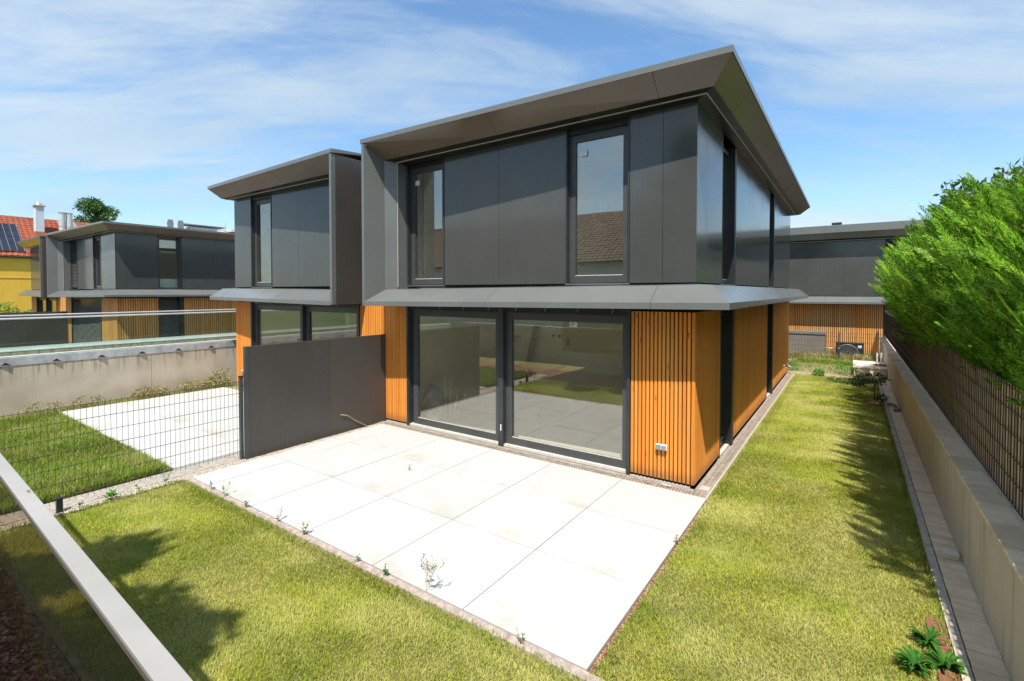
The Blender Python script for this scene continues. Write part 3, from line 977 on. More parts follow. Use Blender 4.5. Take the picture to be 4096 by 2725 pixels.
# ------------------------------------------------------------------ socket boxes
def socket(loc, label, two=True):
    t = thing('wall_socket', label, 'socket', loc, 'outdoor sockets on the larch walls')
    MB().box(-.085, .085, -.045, 0, -.042, .042).obj('housing', 'light_plastic', t, bevel=.006)
    for s in (-1, 1):
        MB().box(s * .04 - .034, s * .04 + .034, -.060, -.046, -.036, .033).obj('flap', 'grey_plastic', t, bevel=.004)
    return t


socket((-.473, .0, .526), 'grey double socket low on the larch battens at the terrace corner')
socket((-12.87, .0, .49), 'small double socket on the neighbour larch corner beside the fence')
tp = thing('garden_tap', 'chrome outdoor tap on the far end of the larch side wall', 'tap', (0, 10.88, .44))
MB().tube([(0, 0, 0), (.10, 0, 0)], .018, 8).obj('pipe', 'steel', tp)
MB().tube([(.08, 0, 0), (.17, 0, -.005)], .028, 8).obj('valve_body', 'black', tp)
MB().tube([(.17, 0, 0), (.24, 0, -.02)], .022, 8).obj('spout', 'steel', tp)

# ------------------------------------------------------------------ drains
def drain(name, label, along, a0, a1, c0, c1, pitch, slot, seg, z=-.004):
    t = bpy.data.objects.new(name, None); COL.objects.link(t); t['kind'] = 'structure'
    n = round((a1 - a0) / seg); st = (a1 - a0) / n
    m = MB(); w = c1 - c0
    P_ = lambda a, b, c, d, e, f: m.box(a, b, c, d, e, f) if along == 'x' else m.box(c, d, a, b, e, f)
    P_(-st / 2 + .002, st / 2 - .002, 0, .022, -.03, 0); P_(-st / 2 + .002, st / 2 - .002, w - .022, w, -.03, 0)
    P_(-st / 2 + .002, st / 2 - .002, w / 2 - .009, w / 2 + .009, -.028, -.001)
    k = -st / 2 + .004
    while k < st / 2 - pitch * .3:
        P_(k, min(k + pitch - slot, st / 2 - .004), .022, w - .022, -.026, -.002); k += pitch
    me = m.mesh('drain_grate', 'grate')
    for q in range(n):
        c = a0 + st * (q + .5)
        inst('drain_grate', me, t, (c, c0, z) if along == 'x' else (c0, c, z))
    (MB().box(a0, a1, c0 + .002, c1 - .002, -.2, -.06) if along == 'x' else MB().box(c0 + .002, c1 - .002, a0, a1, -.2, -.06)).obj('channel', 'dark_gap', t)
    return t


noisy('grate', (.26, .205, .165), (.40, .345, .29), 9, .65, .2, .003)
noisy('grate_side', (.34, .31, .28), (.46, .43, .40), 9, .65, .2, .003)
drain('front_drain', '', 'x', -6.63, .045, -.243, -.085, .046, .025, .5)
struct(MB().box(-6.63, .0, -.082, .0, -.1, -.012).obj('drain_margin', 'grate'))
drain('side_drain', '', 'y', -.24, 12.3, .05, .20, .034, .016, .5)
struct(MB().box(.003, .047, .0, 12.3, -.1, -.014).obj('side_drain_margin', 'grate'))
struct(MB().box(.06, .19, .03, .19, -.02, .0005).obj('drain_box_lid', 'kerb_grey'))
drain('neighbour_drain', '', 'x', -13.3, -6.75, -.243, -.085, .036, .017, .5)
for X0, y0, y1 in ((0, 1.64, 2.66), (0, 7.3, 8.24)):
    struct(MB().box(-.20, -.003, y0, y1, -.1, .012).obj('threshold', 'gravel_light'))

# ------------------------------------------------------------------ privacy screen at the party line
sc = thing('privacy_screen', 'dark metal two-panel privacy screen dividing the two white terraces', 'screen', (-6.65, 0, 0))
MB().box(-.028, .028, -1.414, -.015, -.02, 1.912).obj('screen_panel', 'screen_metal', sc)
MB().box(-.028, .028, -2.998, -1.420, -.02, 1.912).obj('screen_panel', 'screen_metal', sc)
MB().box(-.034, .034, -3.06, -3.0, -.02, 1.915).obj('end_post', 'frame_lit', sc)
bm_ = MB().tube([(0.028, 0, 0), (.034, 0, 0)], .008, 8).mesh('screw', 'frame')
for z in (.25, .75, 1.2, 1.7):
    for yy in (-1.36, -1.47, -2.93, -.1): inst('screw', bm_, sc, (0, yy, z))

# mesh fence on the left
mf = thing('mesh_fence', 'dark wire mesh fence running from the privacy screen past both lawns', 'fence', (-6.72, 0, 0))
m = MB()
yy = -3.09
while yy > -8.2:
    m.box(-.002, .002, yy - .0022, yy + .0022, .06, 1.345); yy -= .066
m.obj('vertical_wires', 'wire_brown', mf, kind='stuff')
for z in (.125, .322, .521, .72, .919, 1.12, 1.318):
    MB().box(.002, .008, -8.2, -3.06, z - .003, z + .003).obj('wire', 'wire', mf)
MB().box(-.03, .03, -3.11, -3.062, -.1, 1.39).obj('fence_post', 'frame_lit', mf)
MB().box(-.035, .035, -3.118, -3.055, 1.39, 1.41).obj('post_cap', 'black', mf)
st_ = MB().box(-.035, .035, -.03, .03, -.05, .17).obj('post_stub', 'black', None, (-6.60, -5.46, 0), bevel=.003)
tag(st_, 'short black post stub in the gravel kerb beside the fence', 'post')

# ------------------------------------------------------------------ concrete wall and balustrades on the left
cwl = thing('concrete_wall', 'stained concrete retaining wall with zinc flashing behind the neighbour lawn', 'wall', (-13.95, 0, 0))
for a, b in ((-10.0, -6.0), (-5.992, -1.95), (-1.942, 4.0)):
    MB().box(-.26, 0, a, b, -.4, 1.155).obj('wall_section', 'concrete', cwl)
for a, b in ((-10.0, -5.2), (-5.196, -2.38), (-2.376, 4.0)):
    MB().prism([(.012, a, 1.150), (.012, a, 1.335), (-.02, a, 1.342), (-.25, a, 1.342), (-.25, a, 1.158), (0, a, 1.158)],
               [(.012, b, 1.150), (.012, b, 1.335), (-.02, b, 1.342), (-.25, b, 1.342), (-.25, b, 1.158), (0, b, 1.158)]).obj('flashing', 'zinc', cwl)
MB().box(-.46, -.252, -10, 4, 1.20, 1.338).obj('ledge', 'block_conc', cwl)
tri = MB().prism([(0.0125, -.085, 0), (.0125, .085, 0), (.0125, 0, .062)], [(.016, -.085, 0), (.016, .085, 0), (.016, 0, .062)]).mesh('drip_spout', 'dark_gap')
tri2 = MB().prism([(.0165, -.095, -.008), (.0165, .095, -.008), (.055, .0, -.002)], [(.0165, -.095, -.003), (.0165, .095, -.003), (.055, .0, .003)]).mesh('spout_lip', 'zinc')
for k in range(9):
    y = -6.6 + .868 * k + .0
    inst('drip_spout', tri, cwl, (0, y + .1, 1.175)); inst('spout_lip', tri2, cwl, (0, y + .1, 1.175))


def balustrade(name, label, x, y0, y1, zb, zt, joints, low=False):
    t = thing(name, label, 'balustrade', (x, 0, 0), 'glass balustrades above the concrete wall')
    st = [y0] + joints + [y1]
    for a, b in zip(st[:-1], st[1:]):
        MB().box(-.008, .008, a + .006, b - .006, zb, zt).obj('glass_panel', 'glass_rail', t)
    MB().tube([(0, y0, zt + .018), (0, y1, zt + .018)], .022, 10).obj('handrail', 'steel', t, smooth=False)
    if low:
        noise_ = MB().box(-.012, .014, y0, y1, zb - .022, zb + .06).obj('glass_channel', 'frosted', t)
    return t


balustrade('near_balustrade', 'nearer glass balustrade fixed on the zinc flashing of the concrete wall', -13.97, -9.8, 4.0, 1.30, 2.21, [-6.2, -3.42, -.62, 2.2])
balustrade('far_balustrade', 'farther glass balustrade with frosted base band on the pale ledge', -16.15, -9.8, 9.0, 1.34, 2.205, [-6.3, -3.47, -.7, 2.1, 4.9], True)
w2_ = thing('ledge_wall', 'low concrete ledge wall under the farther glass balustrade', 'wall', (-16.15, 0, 0))
MB().box(-.35, .02, -10, 9, -.4, 1.10).obj('wall_body', 'concrete', w2_)
MB().box(-.40, .08, -10, 9, 1.102, 1.285).obj('coping', 'concrete', w2_)
MB().box(-.05, .085, -10, 9, 1.287, 1.312).obj('coping_edge', 'white', w2_)
sb = thing('dark_screen', 'long dark metal privacy screen left of the third house', 'screen', (-32.95, 0, 0), None)
MB().box(-.03, .03, -1.2, .6, -.02, 1.80).obj('screen_panel', 'screen_metal', sb)
MB().box(-.03, .03, -9.0, -1.206, -.02, 1.80).obj('screen_panel', 'screen_metal', sb)

# ------------------------------------------------------------------ foreground railing
rl = thing('balcony_railing', 'pale grey handrail with dark glass crossing the lower left corner', 'railing', (0, -6.86, 0), rz=R(-2.1))
MB().box(-6.0, 2.2, -.040, .0, 2.19, 2.20).obj('handrail', 'handrail', rl, bevel=.0015)
MB().box(-6.0, 2.2, -.037, -.002, 2.172, 2.1895).obj('rail_channel', 'handrail_dark', rl)
for a, b in ((-6, -2.806), (-2.794, 2.0)):
    MB().box(a, b, -.026, -.012, .9, 2.1715).obj('glass_panel', 'glass_dark', rl)

# the building the camera stands on (seen in reflections)
cb = thing('balcony_building', 'plain grey building with a balcony, opposite the nearest house', 'building', (0, -9.4, 0))
MB().box(-5.0, 5.0, -6, 0, -.4, 6.1).obj('wall', 'concrete', cb)
MB().box(-5.0, 5.0, .004, 2.35, .75, 1.0).obj('balcony_slab', 'concrete', cb)
cw2 = thing('south_wall', 'concrete garden wall with zinc flashing reflected in the terrace doors', 'wall', (0, -10.8, 0))
MB().box(-13.9, -5.1, -.25, 0, -.4, 1.15).obj('wall_section', 'concrete', cw2)
MB().box(-13.9, -5.1, -.26, .012, 1.152, 1.34).obj('flashing', 'zinc', cw2)


# ------------------------------------------------------------------ tiled roofs
def roof_tiles(parent, o, du, dv, nu, nv, su, sv, nrm, first=300, tm='roof_tile_obj'):
    """o: eave corner; du: unit along the eave; dv: unit up the slope; nrm: outward normal"""
    du, dv, nrm = Vector(du).normalized(), Vector(dv).normalized(), Vector(nrm).normalized()
    o = Vector(o)
    prof = []
    for i in range(7):
        a = i / 6
        prof.append((a * su, .045 * math.sin(a * math.pi) ** 1.2 + (.012 if i in (0, 6) else 0)))
    m = MB()
    A = [tuple(du * p[0] + nrm * (p[1] + .03)) for p in prof]
    B = [tuple(du * p[0] + dv * (sv + .04) + nrm * p[1]) for p in prof]
    for k in range(6): m.quad(A[k], A[k + 1], B[k + 1], B[k])
    A2 = [tuple(Vector(a) - nrm * .025) for a in A]
    for k in range(6): m.quad(A2[k], A2[k + 1], A[k + 1], A[k])
    me = m.mesh('roof_tile', tm, recalc=False)
    stuff = MB()
    cells = [(i, j) for j in range(nv) for i in range(nu)]
    cells.sort(key=lambda c: (o + du * su * c[0] + dv * sv * c[1] - cam.location).length)
    for n, (i, j) in enumerate(cells):
        p = o + du * (su * i) + dv * (sv * j) + nrm * random.uniform(-.006, .01)
        if n < first: inst('roof_tile', me, parent, p)
        else:
            for k in range(6): stuff.quad(*(tuple(p + Vector(q)) for q in (A[k], A[k + 1], B[k + 1], B[k])))
            for k in range(6): stuff.quad(*(tuple(p + Vector(q)) for q in (A2[k], A2[k + 1], A[k + 1], A[k])))
    if stuff.v: stuff.obj('roof_tiles', tm, parent, recalc=False, kind='stuff')


yh = thing('yellow_house', 'yellow rendered house with red tiled roof and solar panels at the left edge', 'house', (-52, 2, 0))
MB().box(-8, 0, -7, 14, -.4, 5.55).obj('wall', 'yellow_render', yh)
MB().box(0.002, .03, -7, 14, 3.92, 3.97).obj('string_course', 'yellow_render', yh)
MB().prism([(.15, -7.3, 5.62), (-4, -7.3, 9.05), (-8.5, -7.3, 5.6)], [(.15, 14.4, 5.62), (-4, 14.4, 9.05), (-8.5, 14.4, 5.6)]).obj('roof_deck', 'brown_wood', yh)
MB().tube([(.20, -7.3, 5.60), (.20, 14.4, 5.60)], .08, 8).obj('gutter', 'wire', yh)
dv_ = Vector((-4.15, 0, 3.43)).normalized()
nr_ = Vector((3.43, 0, 4.15)).normalized()
roof_tiles(yh, (.20, -7.2, 5.66), (0, 1, 0), dv_, 64, 18, .335, .305, nr_)
rt = MB()
y = -7.2
while y < 14:
    rt.tube([(-4, y, 9.07), (-4, y + .46, 9.07)], .11, 8); y += .45
rt.obj('ridge_tiles', 'roof_tile_obj', yh, kind='stuff')


def solar(parent, o, cols, rows, cw_, ch_):
    """o: lower left corner on the slope (y, v)"""
    for i in range(cols):
        for j in range(rows):
            c = Vector((.20, 0, 5.66)) + dv_ * (o[1] + j * (ch_ + .03)) + nr_ * .14 + Vector((0, o[0] + i * (cw_ + .03), 0))
            f = MB(); 
            def q(a, b, c2, d2, h): 
                p0 = c + Vector((0, a, 0)) + dv_ * c2; 
                A = [c + Vector((0, a, 0)) + dv_ * c2 + nr_ * h[0], c + Vector((0, b, 0)) + dv_ * c2 + nr_ * h[0], c + Vector((0, b, 0)) + dv_ * d2 + nr_ * h[0], c + Vector((0, a, 0)) + dv_ * d2 + nr_ * h[0]]
                B = [p + nr_ * h[1] for p in A]
                return A, B
            f.prism(*q(0, cw_, 0, ch_, (0, .03)))
            po = f.obj('solar_panel', 'alu', parent)
            nx, ny = 4, 2
            g = MB()
            for a in range(nx):
                for b in range(ny):
                    g.prism(*q(.02 + a * (cw_ - .03) / nx, .02 + (a + 1) * (cw_ - .03) / nx - .035, .02 + b * (ch_ - .03) / ny, .02 + (b + 1) * (ch_ - .03) / ny - .035, (.031, .034)))
            g.obj('solar_cells', 'solar_cell', po)


solar(yh, (-4.55, .42), 3, 2, 1.66, 1.85)
solar(yh, (5.3, 3.9), 1, 1, 1.8, 1.2)
# chimney, flues, skylight, aerial
ch = MB().box(-.35, .35, -.26, .26, 0, 2.9).obj('chimney', 'chimney_blue', yh, (-2.2, 1.75, 7.1))
MB().box(-.45, .45, -.36, .36, 2.9, 3.0).obj('chimney_cap', 'kerb_grey', ch)
MB().tube([(0, 0, 3.0), (0, 0, 3.16), (0, 0, 3.22)], .26, 12, taper=.6).obj('cowl', 'alu', ch)
MB().box(-.42, .42, -.32, .32, .3, .78).obj('chimney_base', 'pot_red', ch)
for k, yy in enumerate((3.15, 3.62)):
    o = MB().tube([(0, 0, 0), (0, 0, 1.1), (0, 0, 2.25)], .22, 14).obj('flue', 'steel', yh, (-1.9, yy, 7.35 + .0), smooth=False)
    MB().tube([(0, 0, 2.25), (0, 0, 2.33)], .26, 14).obj('flue_cap', 'alu', o)
    MB().tube([(0, 0, 1.1), (0, 0, 1.14)], .235, 14).obj('flue_band', 'alu', o)
c = Vector((.20, 3.2, 5.66)) + dv_ * 4.1 + nr_ * .12
A = [c, c + Vector((0, 1.3, 0)), c + Vector((0, 1.1, 0)) + dv_ * .8 + nr_ * .2, c + Vector((0, -.1, 0)) + dv_ * .8 + nr_ * .2]
MB().prism(A, [p + nr_ * .08 for p in A]).obj('roof_hatch', 'grey_plastic', yh)

# a tiled house behind the camera, seen reflected in the upper windows
bh = thing('brown_roof_house', 'house with brown tiled roof, reflected in the upper windows', 'house', (0, -22, 0))
MB().box(-30, -8, -8, 3.6, -.4, 4.6).obj('wall', 'offwhite', bh)
MB().prism([(-30.3, 4.0, 4.5), (-30.3, -2.2, 8.3), (-30.3, -8.4, 4.5)], [(-7.7, 4.0, 4.5), (-7.7, -2.2, 8.3), (-7.7, -8.4, 4.5)]).obj('roof_deck', 'brown_wood', bh)
dvb = Vector((0, -6.2, 3.8)).normalized(); nrb = Vector((0, 3.8, 6.2)).normalized()
roof_tiles(bh, (-30.2, 4.05, 4.55), (1, 0, 0), dvb, 64, 22, .35, .33, nrb, 300, 'brown_tile')


# ------------------------------------------------------------------ vegetation
def field(seed, k=5, s=1.0):
    r = np.random.default_rng(seed)
    W_ = r.normal(0, s, (k, 2)); ph = r.uniform(0, 6.28, k)
    return lambda x, y: sum(np.sin(W_[i, 0] * x + W_[i, 1] * y + ph[i]) for i in range(k)) / k


def grass(name, rects, m, hmin, hmax, w, label, z=-.03, lean=.9, seed=1, edge=None):
    r = np.random.default_rng(seed)
    Vs = []
    fa, fb = field(seed, 6, 2.6), field(seed + 1, 6, 3.1)
    for x0, x1, y0, y1, dens, sc_ in rects:
        n = int((x1 - x0) * (y1 - y0) * dens)
        x = r.uniform(x0, x1, n); y = r.uniform(y0, y1, n)
        ang = 5.0 * fa(x * .55, y * .55) + r.normal(0, 1.5, n)
        h = r.uniform(hmin, hmax, n) * (1 + .12 * fb(x * .7, y * .7)) * sc_
        ll = lean * h * r.uniform(.5, 1.3, n)
        dx, dy = np.cos(ang) * ll, np.sin(ang) * ll
        wx, wy = -np.sin(ang + r.normal(0, .5, n)) * w * .5 * sc_, np.cos(ang) * w * .5 * sc_
        zz_ = np.full(n, z)
        a = np.stack([x - wx, y - wy, zz_], 1); b = np.stack([x + wx, y + wy, zz_], 1)
        mid = np.stack([x + dx * .25, y + dy * .25, zz_ + h * .5], 1)
        ml_, mr_ = mid.copy(), mid.copy()
        ml_[:, 0] -= wx * .9; ml_[:, 1] -= wy * .9; mr_[:, 0] += wx * .9; mr_[:, 1] += wy * .9
        tip = np.stack([x + dx, y + dy, zz_ + h], 1)
        Vs.append(np.stack([(a + b) / 2, mr_, tip, ml_], 1))
    V = np.concatenate(Vs); n = len(V)
    i = np.arange(n) * 4
    F = np.stack([np.stack([i, i + 1, i + 3], 1), np.stack([i + 3, i + 1, i + 2], 1)], 1).reshape(-1, 3)
    o = npobj(name, V.reshape(-1, 3), F, m)
    o['kind'] = 'stuff'; o['label'] = label
    return o


grass('lawn_grass', [(.27, 2.53, -4.6, -1.0, 15000, 1.0), (.27, 2.53, -6.2, -4.6, 6000, 1.2), (.25, 2.53, -1.0, 3.0, 11000, 1.1), (.25, 2.53, 3.0, 7.0, 6500, 1.3), (.25, 2.53, 7, 12.32, 4200, 1.5),
                     (-6.42, .27, -6.10, -4.07, 14000, 1.0)],
      'grass', .024, .042, .0058, 'short yellow green mown lawn on the side and in front of the terrace', lean=.75, seed=3)
grass('edge_grass', [(.27, .42, -4.0, 12.2, 2000, 1.0), (2.48, 2.53, -5, 12.3, 3000, 1.3), (-6.40, .3, -4.20, -4.05, 2800, 1.0), (-6.46, -6.38, -6.2, -4.1, 4500, 1.2)],
      'grass_lush', .04, .075, .006, 'greener uncut grass along the lawn edges', lean=.7, seed=5)
grass('neighbour_grass', [(-13.45, -7.12, -6.9, -4.0, 3200, 1.0), (-13.9, -13.6, -6.9, 1.0, 1500, .8), (-7.2, -7.08, -6.6, -4.1, 3500, 1.3)],
      'grass_lush', .06, .14, .010, 'taller green grass of the neighbour lawn behind the mesh fence', lean=.6, seed=8)
grass('gravel_edge_grass', [(-8, 1, -6.32, -6.08, 1500, .9)], 'grass_dry', .06, .15, .006, 'long dry grass along the dark gravel edge', lean=.8, seed=9)
grass('rear_grass', [(-.2, 2.0, 12.9, 16.4, 420, 1.0), (.0, 3.0, 15.4, 16.7, 1500, 1.0)], 'grass_lush', .06, .16, .012, 'green weeds and grass on the rear soil bank', z=-.01, lean=.7, seed=12)
grass('rear_dry_grass', [(-1.0, 3.0, 16.7, 20.2, 450, 1.4), (0, 2, 12.6, 15.4, 250, .8)], 'grass_dry', .08, .22, .012, 'dry straw coloured grass before the rear house', z=-.10, lean=.6, seed=13)


def weed(loc, h, n, label, m='leaf_bright', spread=.5, lw=.02, ll=.06, stems=2, seed=0):
    r = random.Random(seed)
    t = thing('weed', label, 'weed', loc, 'weeds at the paving edges')
    s, l = MB(), MB()
    for k in range(stems):
        a = r.uniform(0, 6.28); sp = r.uniform(0, spread) * h
        top = Vector((math.cos(a) * sp, math.sin(a) * sp, h * r.uniform(.7, 1.0)))
        s.tube([(0, 0, 0), tuple(top * .5 + Vector((0, 0, .02 * h))), tuple(top)], .0022, 4, taper=.5)
        for i in range(n):
            q = r.uniform(.1, 1.0); p = top * q
            b = r.uniform(0, 6.28); d = Vector((math.cos(b), math.sin(b), r.uniform(.1, .7))).normalized() * ll * r.uniform(.6, 1.2) * (1.2 - .5 * q)
            wv = d.cross(Vector((0, 0, 1))).normalized() * lw * .5
            mm = p + d * .45
            l.quad(tuple(p), tuple(mm + wv), tuple(p + d), tuple(mm - wv))
    s.obj('stem', m, t, recalc=False); l.obj('leaves', m, t, recalc=False)
    return t


weed((-3.93, -1.86, 0), .11, 7, 'tiny weed growing from a joint amid the white terrace', seed=1, lw=.012, ll=.03)
WL = [((-5.72, -4.0, 0), .20, 9, 'leafy green weed nearest the screen on the terrace kerb', 'leaf_bright'),
      ((-5.30, -4.02, 0), .24, 8, 'upright weed second along the terrace kerb', 'leaf_bright'),
      ((-4.72, -4.02, 0), .12, 6, 'small low weed third along the terrace kerb', 'leaf_bright'),
      ((-3.98, -3.99, 0), .24, 12, 'feathery pale weed by the left joint of the terrace kerb', 'grass_dry'),
      ((-3.42, -4.0, 0), .22, 12, 'spiky yellow green weed in the middle of the terrace kerb', 'grass_dry'),
      ((-1.98, -4.0, 0), .12, 7, 'stubby green weed on the terrace kerb left of the thin tall weed', 'leaf_bright'),
      ((-2.42, -4.0, 0), .08, 6, 'flat round-leaved weed at the long joint on the kerb', 'leaf_bright'),
      ((-.34, -4.0, 0), .12, 4, 'two-bladed weed near the lower terrace corner', 'grass_dry'),
      ((-6.50, -4.30, 0), .30, 12, 'tall weed in the gravel at the fence end of the kerb', 'leaf_bright'),
      ((-6.52, -4.62, 0), .20, 12, 'broad weed clump in the gravel beside the fence', 'leaf_bright'),
      ((-6.50, -4.95, 0), .12, 14, 'wide dock leaves beside the fence gravel kerb', 'leaf_bright'),
      ((-6.52, -5.28, 0), .12, 9, 'low weed next to the black post stub', 'leaf_bright'),
      ((.24, -1.7, 0), .16, 8, 'pale weed on the right terrace edge by the side lawn', 'grass_dry'),
      ((-6.60, -1.9, 0), .07, 5, 'sprout at the foot of the dark privacy screen', 'leaf_bright')]
for i, (p, h, n, lb, m_) in enumerate(WL):
    weed(p, h * .75, n, lb, m_, seed=10 + i, stems=2 + i % 3, lw=.030 if 'dock' in lb else .016, ll=.12 if 'dock' in lb else .042)
# the tall thin weed with small flower heads
tw = thing('weed', 'tall thin branching dry weed over the lowest white slab', 'weed', (-1.45, -3.97, 0), 'weeds at the paving edges')
s, l = MB(), MB()
r_ = random.Random(5)
def branch(p, d, L_, lev):
    e = p + d * L_
    s.tube([tuple(p), tuple((p + e) / 2 + Vector((r_.uniform(-.01, .01),) * 3)), tuple(e)], .0022 if lev == 0 else .0014, 4)
    for k in range(3):
        q = p + (e - p) * r_.uniform(.2, 1); b = r_.uniform(0, 6.28)
        dd = Vector((math.cos(b), math.sin(b), .5)) * .015; ww = Vector((-math.sin(b), math.cos(b), 0)) * .0035
        l.quad(tuple(q), tuple(q + dd * .5 + ww), tuple(q + dd), tuple(q + dd * .5 - ww))
    if lev < 3:
        for k in range(3 if lev else 4):
            b = r_.uniform(0, 6.28)
            nd = (d * .8 + Vector((math.cos(b), math.sin(b), .2)) * .75).normalized()
            branch(p + (e - p) * r_.uniform(.4, 1), nd, L_ * .55, lev + 1)
branch(Vector((0, 0, 0)), Vector((.1, 0, 1)).normalized(), .20, 0)
branch(Vector((0, 0, 0)), Vector((.45, .1, 1)).normalized(), .24, 1)
s.obj('stem', 'straw', tw, recalc=False); l.obj('leaves', 'leaf_dark', tw, recalc=False)


# leafy clumps (shrubs, broadleaf crown)
def leaf_cloud(n, ctr, rad, lw, ll, seed, droop=.2, shell=.5):
    r = np.random.default_rng(seed)
    d = r.normal(0, 1, (n, 3)); d /= np.linalg.norm(d, axis=1)[:, None]
    q = shell + (1 - shell) * r.uniform(0, 1, n) ** .6
    lump = 1 + .22 * np.sin(d[:, 0] * 5 + seed) * np.sin(d[:, 1] * 6 + 1) + .15 * np.sin(d[:, 2] * 9 + seed)
    p = np.array(ctr) + d * np.array(rad) * (q * lump)[:, None]
    t = r.normal(0, 1, (n, 3)); t[:, 2] -= droop; t += d * .8; t /= np.linalg.norm(t, axis=1)[:, None]
    u = np.cross(t, r.normal(0, 1, (n, 3))); u /= np.linalg.norm(u, axis=1)[:, None]
    L_ = (ll * r.uniform(.6, 1.3, n))[:, None]; w = lw * .5
    V = np.stack([p, p + t * L_ * .45 + u * w, p + t * L_, p + t * L_ * .45 - u * w], 1).reshape(-1, 3)
    i = np.arange(n) * 4
    return V, np.stack([i, i + 1, i + 2, i + 3], 1)


def shrub(name, label, cat, loc, parts, m, group=None, trunk=None):
    t = thing(name, label, cat, loc, group)
    Vs, Fs, o = [], [], 0
    for i, (n, c, rd, lw, ll) in enumerate(parts):
        V, F = leaf_cloud(n, c, rd, lw, ll, 17 + i * 3 + int(abs(loc[0]) * 10) % 50)
        Vs.append(V); Fs.append(F + o); o += len(V)
    npobj('crown', np.concatenate(Vs), np.concatenate(Fs), m, t)
    if trunk:
        b = MB()
        for pts, r0 in trunk: b.tube(pts, r0, 7, taper=.35)
        b.obj('trunk', 'bark', t)
    return t


# pine beyond the roofs
pr_ = random.Random(4)
pparts = []
for k in range(46):
    a = pr_.uniform(0, 6.28); q = pr_.uniform(0, 1) ** .6; zq = pr_.uniform(0, 1)
    rr = 2.7 * q * math.sqrt(max(.08, 1 - (zq * 1.0) ** 2))
    pparts.append((300, (math.cos(a) * rr, math.sin(a) * rr, 9.0 + zq * 4.0), (.70, .70, .45), .09, .34))
shrub('pine_tree', 'dark green round-topped pine tree behind the red roof', 'tree', (-68.5, 11.2, 0), pparts, 'pine',
      trunk=[([(0, 0, 0), (.1, 0, 5), (0, .1, 12.5)], .4)] + [([(0, 0, 8 + k * .6), (math.cos(k * 2.1) * .7, math.sin(k * 2.1) * .7, 9 + k * .6), (math.cos(k * 2.1) * 1.2, math.sin(k * 2.1) * 1.2, 9.8 + k * .5)], .12) for k in range(6)])
# shrubs under the yellow house
shrub('flowering_shrub', 'leafy green shrub before the yellow wall at the left edge', 'shrub', (-47, .1, 0), [(1500, (0, 0, 1.0), (1.0, 1.4, 1.0), .09, .16), (700, (0, 1.6, .8), (.8, .9, .8), .09, .16)], 'leaf_bright', 'shrubs before the yellow house')
shrub('flowering_shrub', 'smaller leafy shrub before the yellow wall next to the far left house', 'shrub', (-46, 4.0, 0), [(1400, (0, 0, 1.15), (.7, 1.0, 1.1), .09, .16)], 'leaf_bright', 'shrubs before the yellow house')

# tree behind the camera that shades the front lawn
tparts = []
for k in range(30):
    a = pr_.uniform(0, 6.28); q = pr_.uniform(0, 1) ** .5
    tparts.append((480, (-.50 + math.cos(a) * 1.95 * q, -.20 + math.sin(a) * 1.05 * q, pr_.uniform(-.8, .8)), (.42, .42, .35), .10, .16))
shrub('shade_tree', 'leafy tree beside the balcony that shades the front lawn', 'tree', (-1.4, -10.35, 7.4), [(n, c, r, a, b) for n, c, r, a, b in tparts], 'leaf_dark',
      trunk=[([(-.6, -1.0, -7.8), (-.4, -.7, -3), (0, 0, 0)], .16)])

# small cut-back tree near the paver strip
sm = shrub('sapling', 'small spindly tree with bent branches at the far end of the side lawn', 'tree', (2.34, 8.2, 0),
           [(420, (-.05, .1, .62), (.34, .34, .12), .035, .07), (260, (-.35, .5, .42), (.22, .25, .10), .035, .07), (120, (.15, -.3, .2), (.12, .12, .1), .03, .06)], 'leaf_dark',
           trunk=[([(0, 0, 0), (.01, 0, .3), (-.03, .02, .62)], .022)] + [([(0, 0, .28 + .05 * k), (-.22 + .1 * k, .12, .5 + .03 * k), (-.45 + .22 * k, .2, .62 + .05 * (k % 2))], .010) for k in range(5)])
MB().box(-.22, .2, -.35, .35, -.02, .015).obj('bark_mulch', 'mulch', sm)
cut = MB()
for k in range(9):
    a = random.uniform(-.5, .5); x0_, y0_ = random.uniform(-.35, .3), random.uniform(-.3, .3)
    cut.tube([(x0_, y0_, .05), (x0_ + .3 * math.cos(a), y0_ + .3 * math.sin(a), .12), (x0_ + .5 * math.cos(a), y0_ + .5 * math.sin(a), .07)], .006, 5)
cb_ = thing('cut_branches', 'pile of cut leafy branches on the far edge of the side lawn', 'branches', (1.75, 11.2, 0))
cut.obj('twigs', 'bark', cb_)
V, F = leaf_cloud(420, (0, 0, .08), (.55, .4, .07), .03, .07, 66); npobj('leaves', V, F, 'leaf_dark', cb_)
for i, (p, s_) in enumerate([((.95, 12.25, 0), .16), ((.02, 12.9, 0), .3), ((1.75, 12.9, .0), .35), ((-13.8, -.25, 0), .42)]):
    lbs = ['low green tuft on the kerb at the end of the side lawn', 'dark leafy tuft at the far corner of the larch wall', 'tall green weed against the concrete block', 'yellowish bushy weed at the foot of the neighbour larch corner']
    shrub('tuft', lbs[i], 'plant', p, [(260, (0, 0, s_ * .6), (s_, s_ * .8, s_ * .7), .03, .08)], 'leaf_bright' if i != 3 else 'grass_dry', 'tufts of weeds')
# weeds along the concrete wall
for i, yv in enumerate((-1.0, -2.2, -2.0, -3.4, -.4, -4.2)):
    lb = ['pale leafy clump at the foot of the concrete wall near the joint', 'dry weed left of the wall joint', 'flowering weed clump right of the wall joint', 'tall dry stalks at the left part of the concrete wall', 'low weed near the larch corner on the concrete wall', 'leftmost dry weed along the concrete wall'][i]
    shrub('wall_weed', lb, 'plant', (-13.75, yv, 0), [(150 if i in (1, 3, 5) else 340, (0, 0, .14), (.12, .38, .14), .03, .07)], 'grass_dry', 'weeds along the concrete wall')


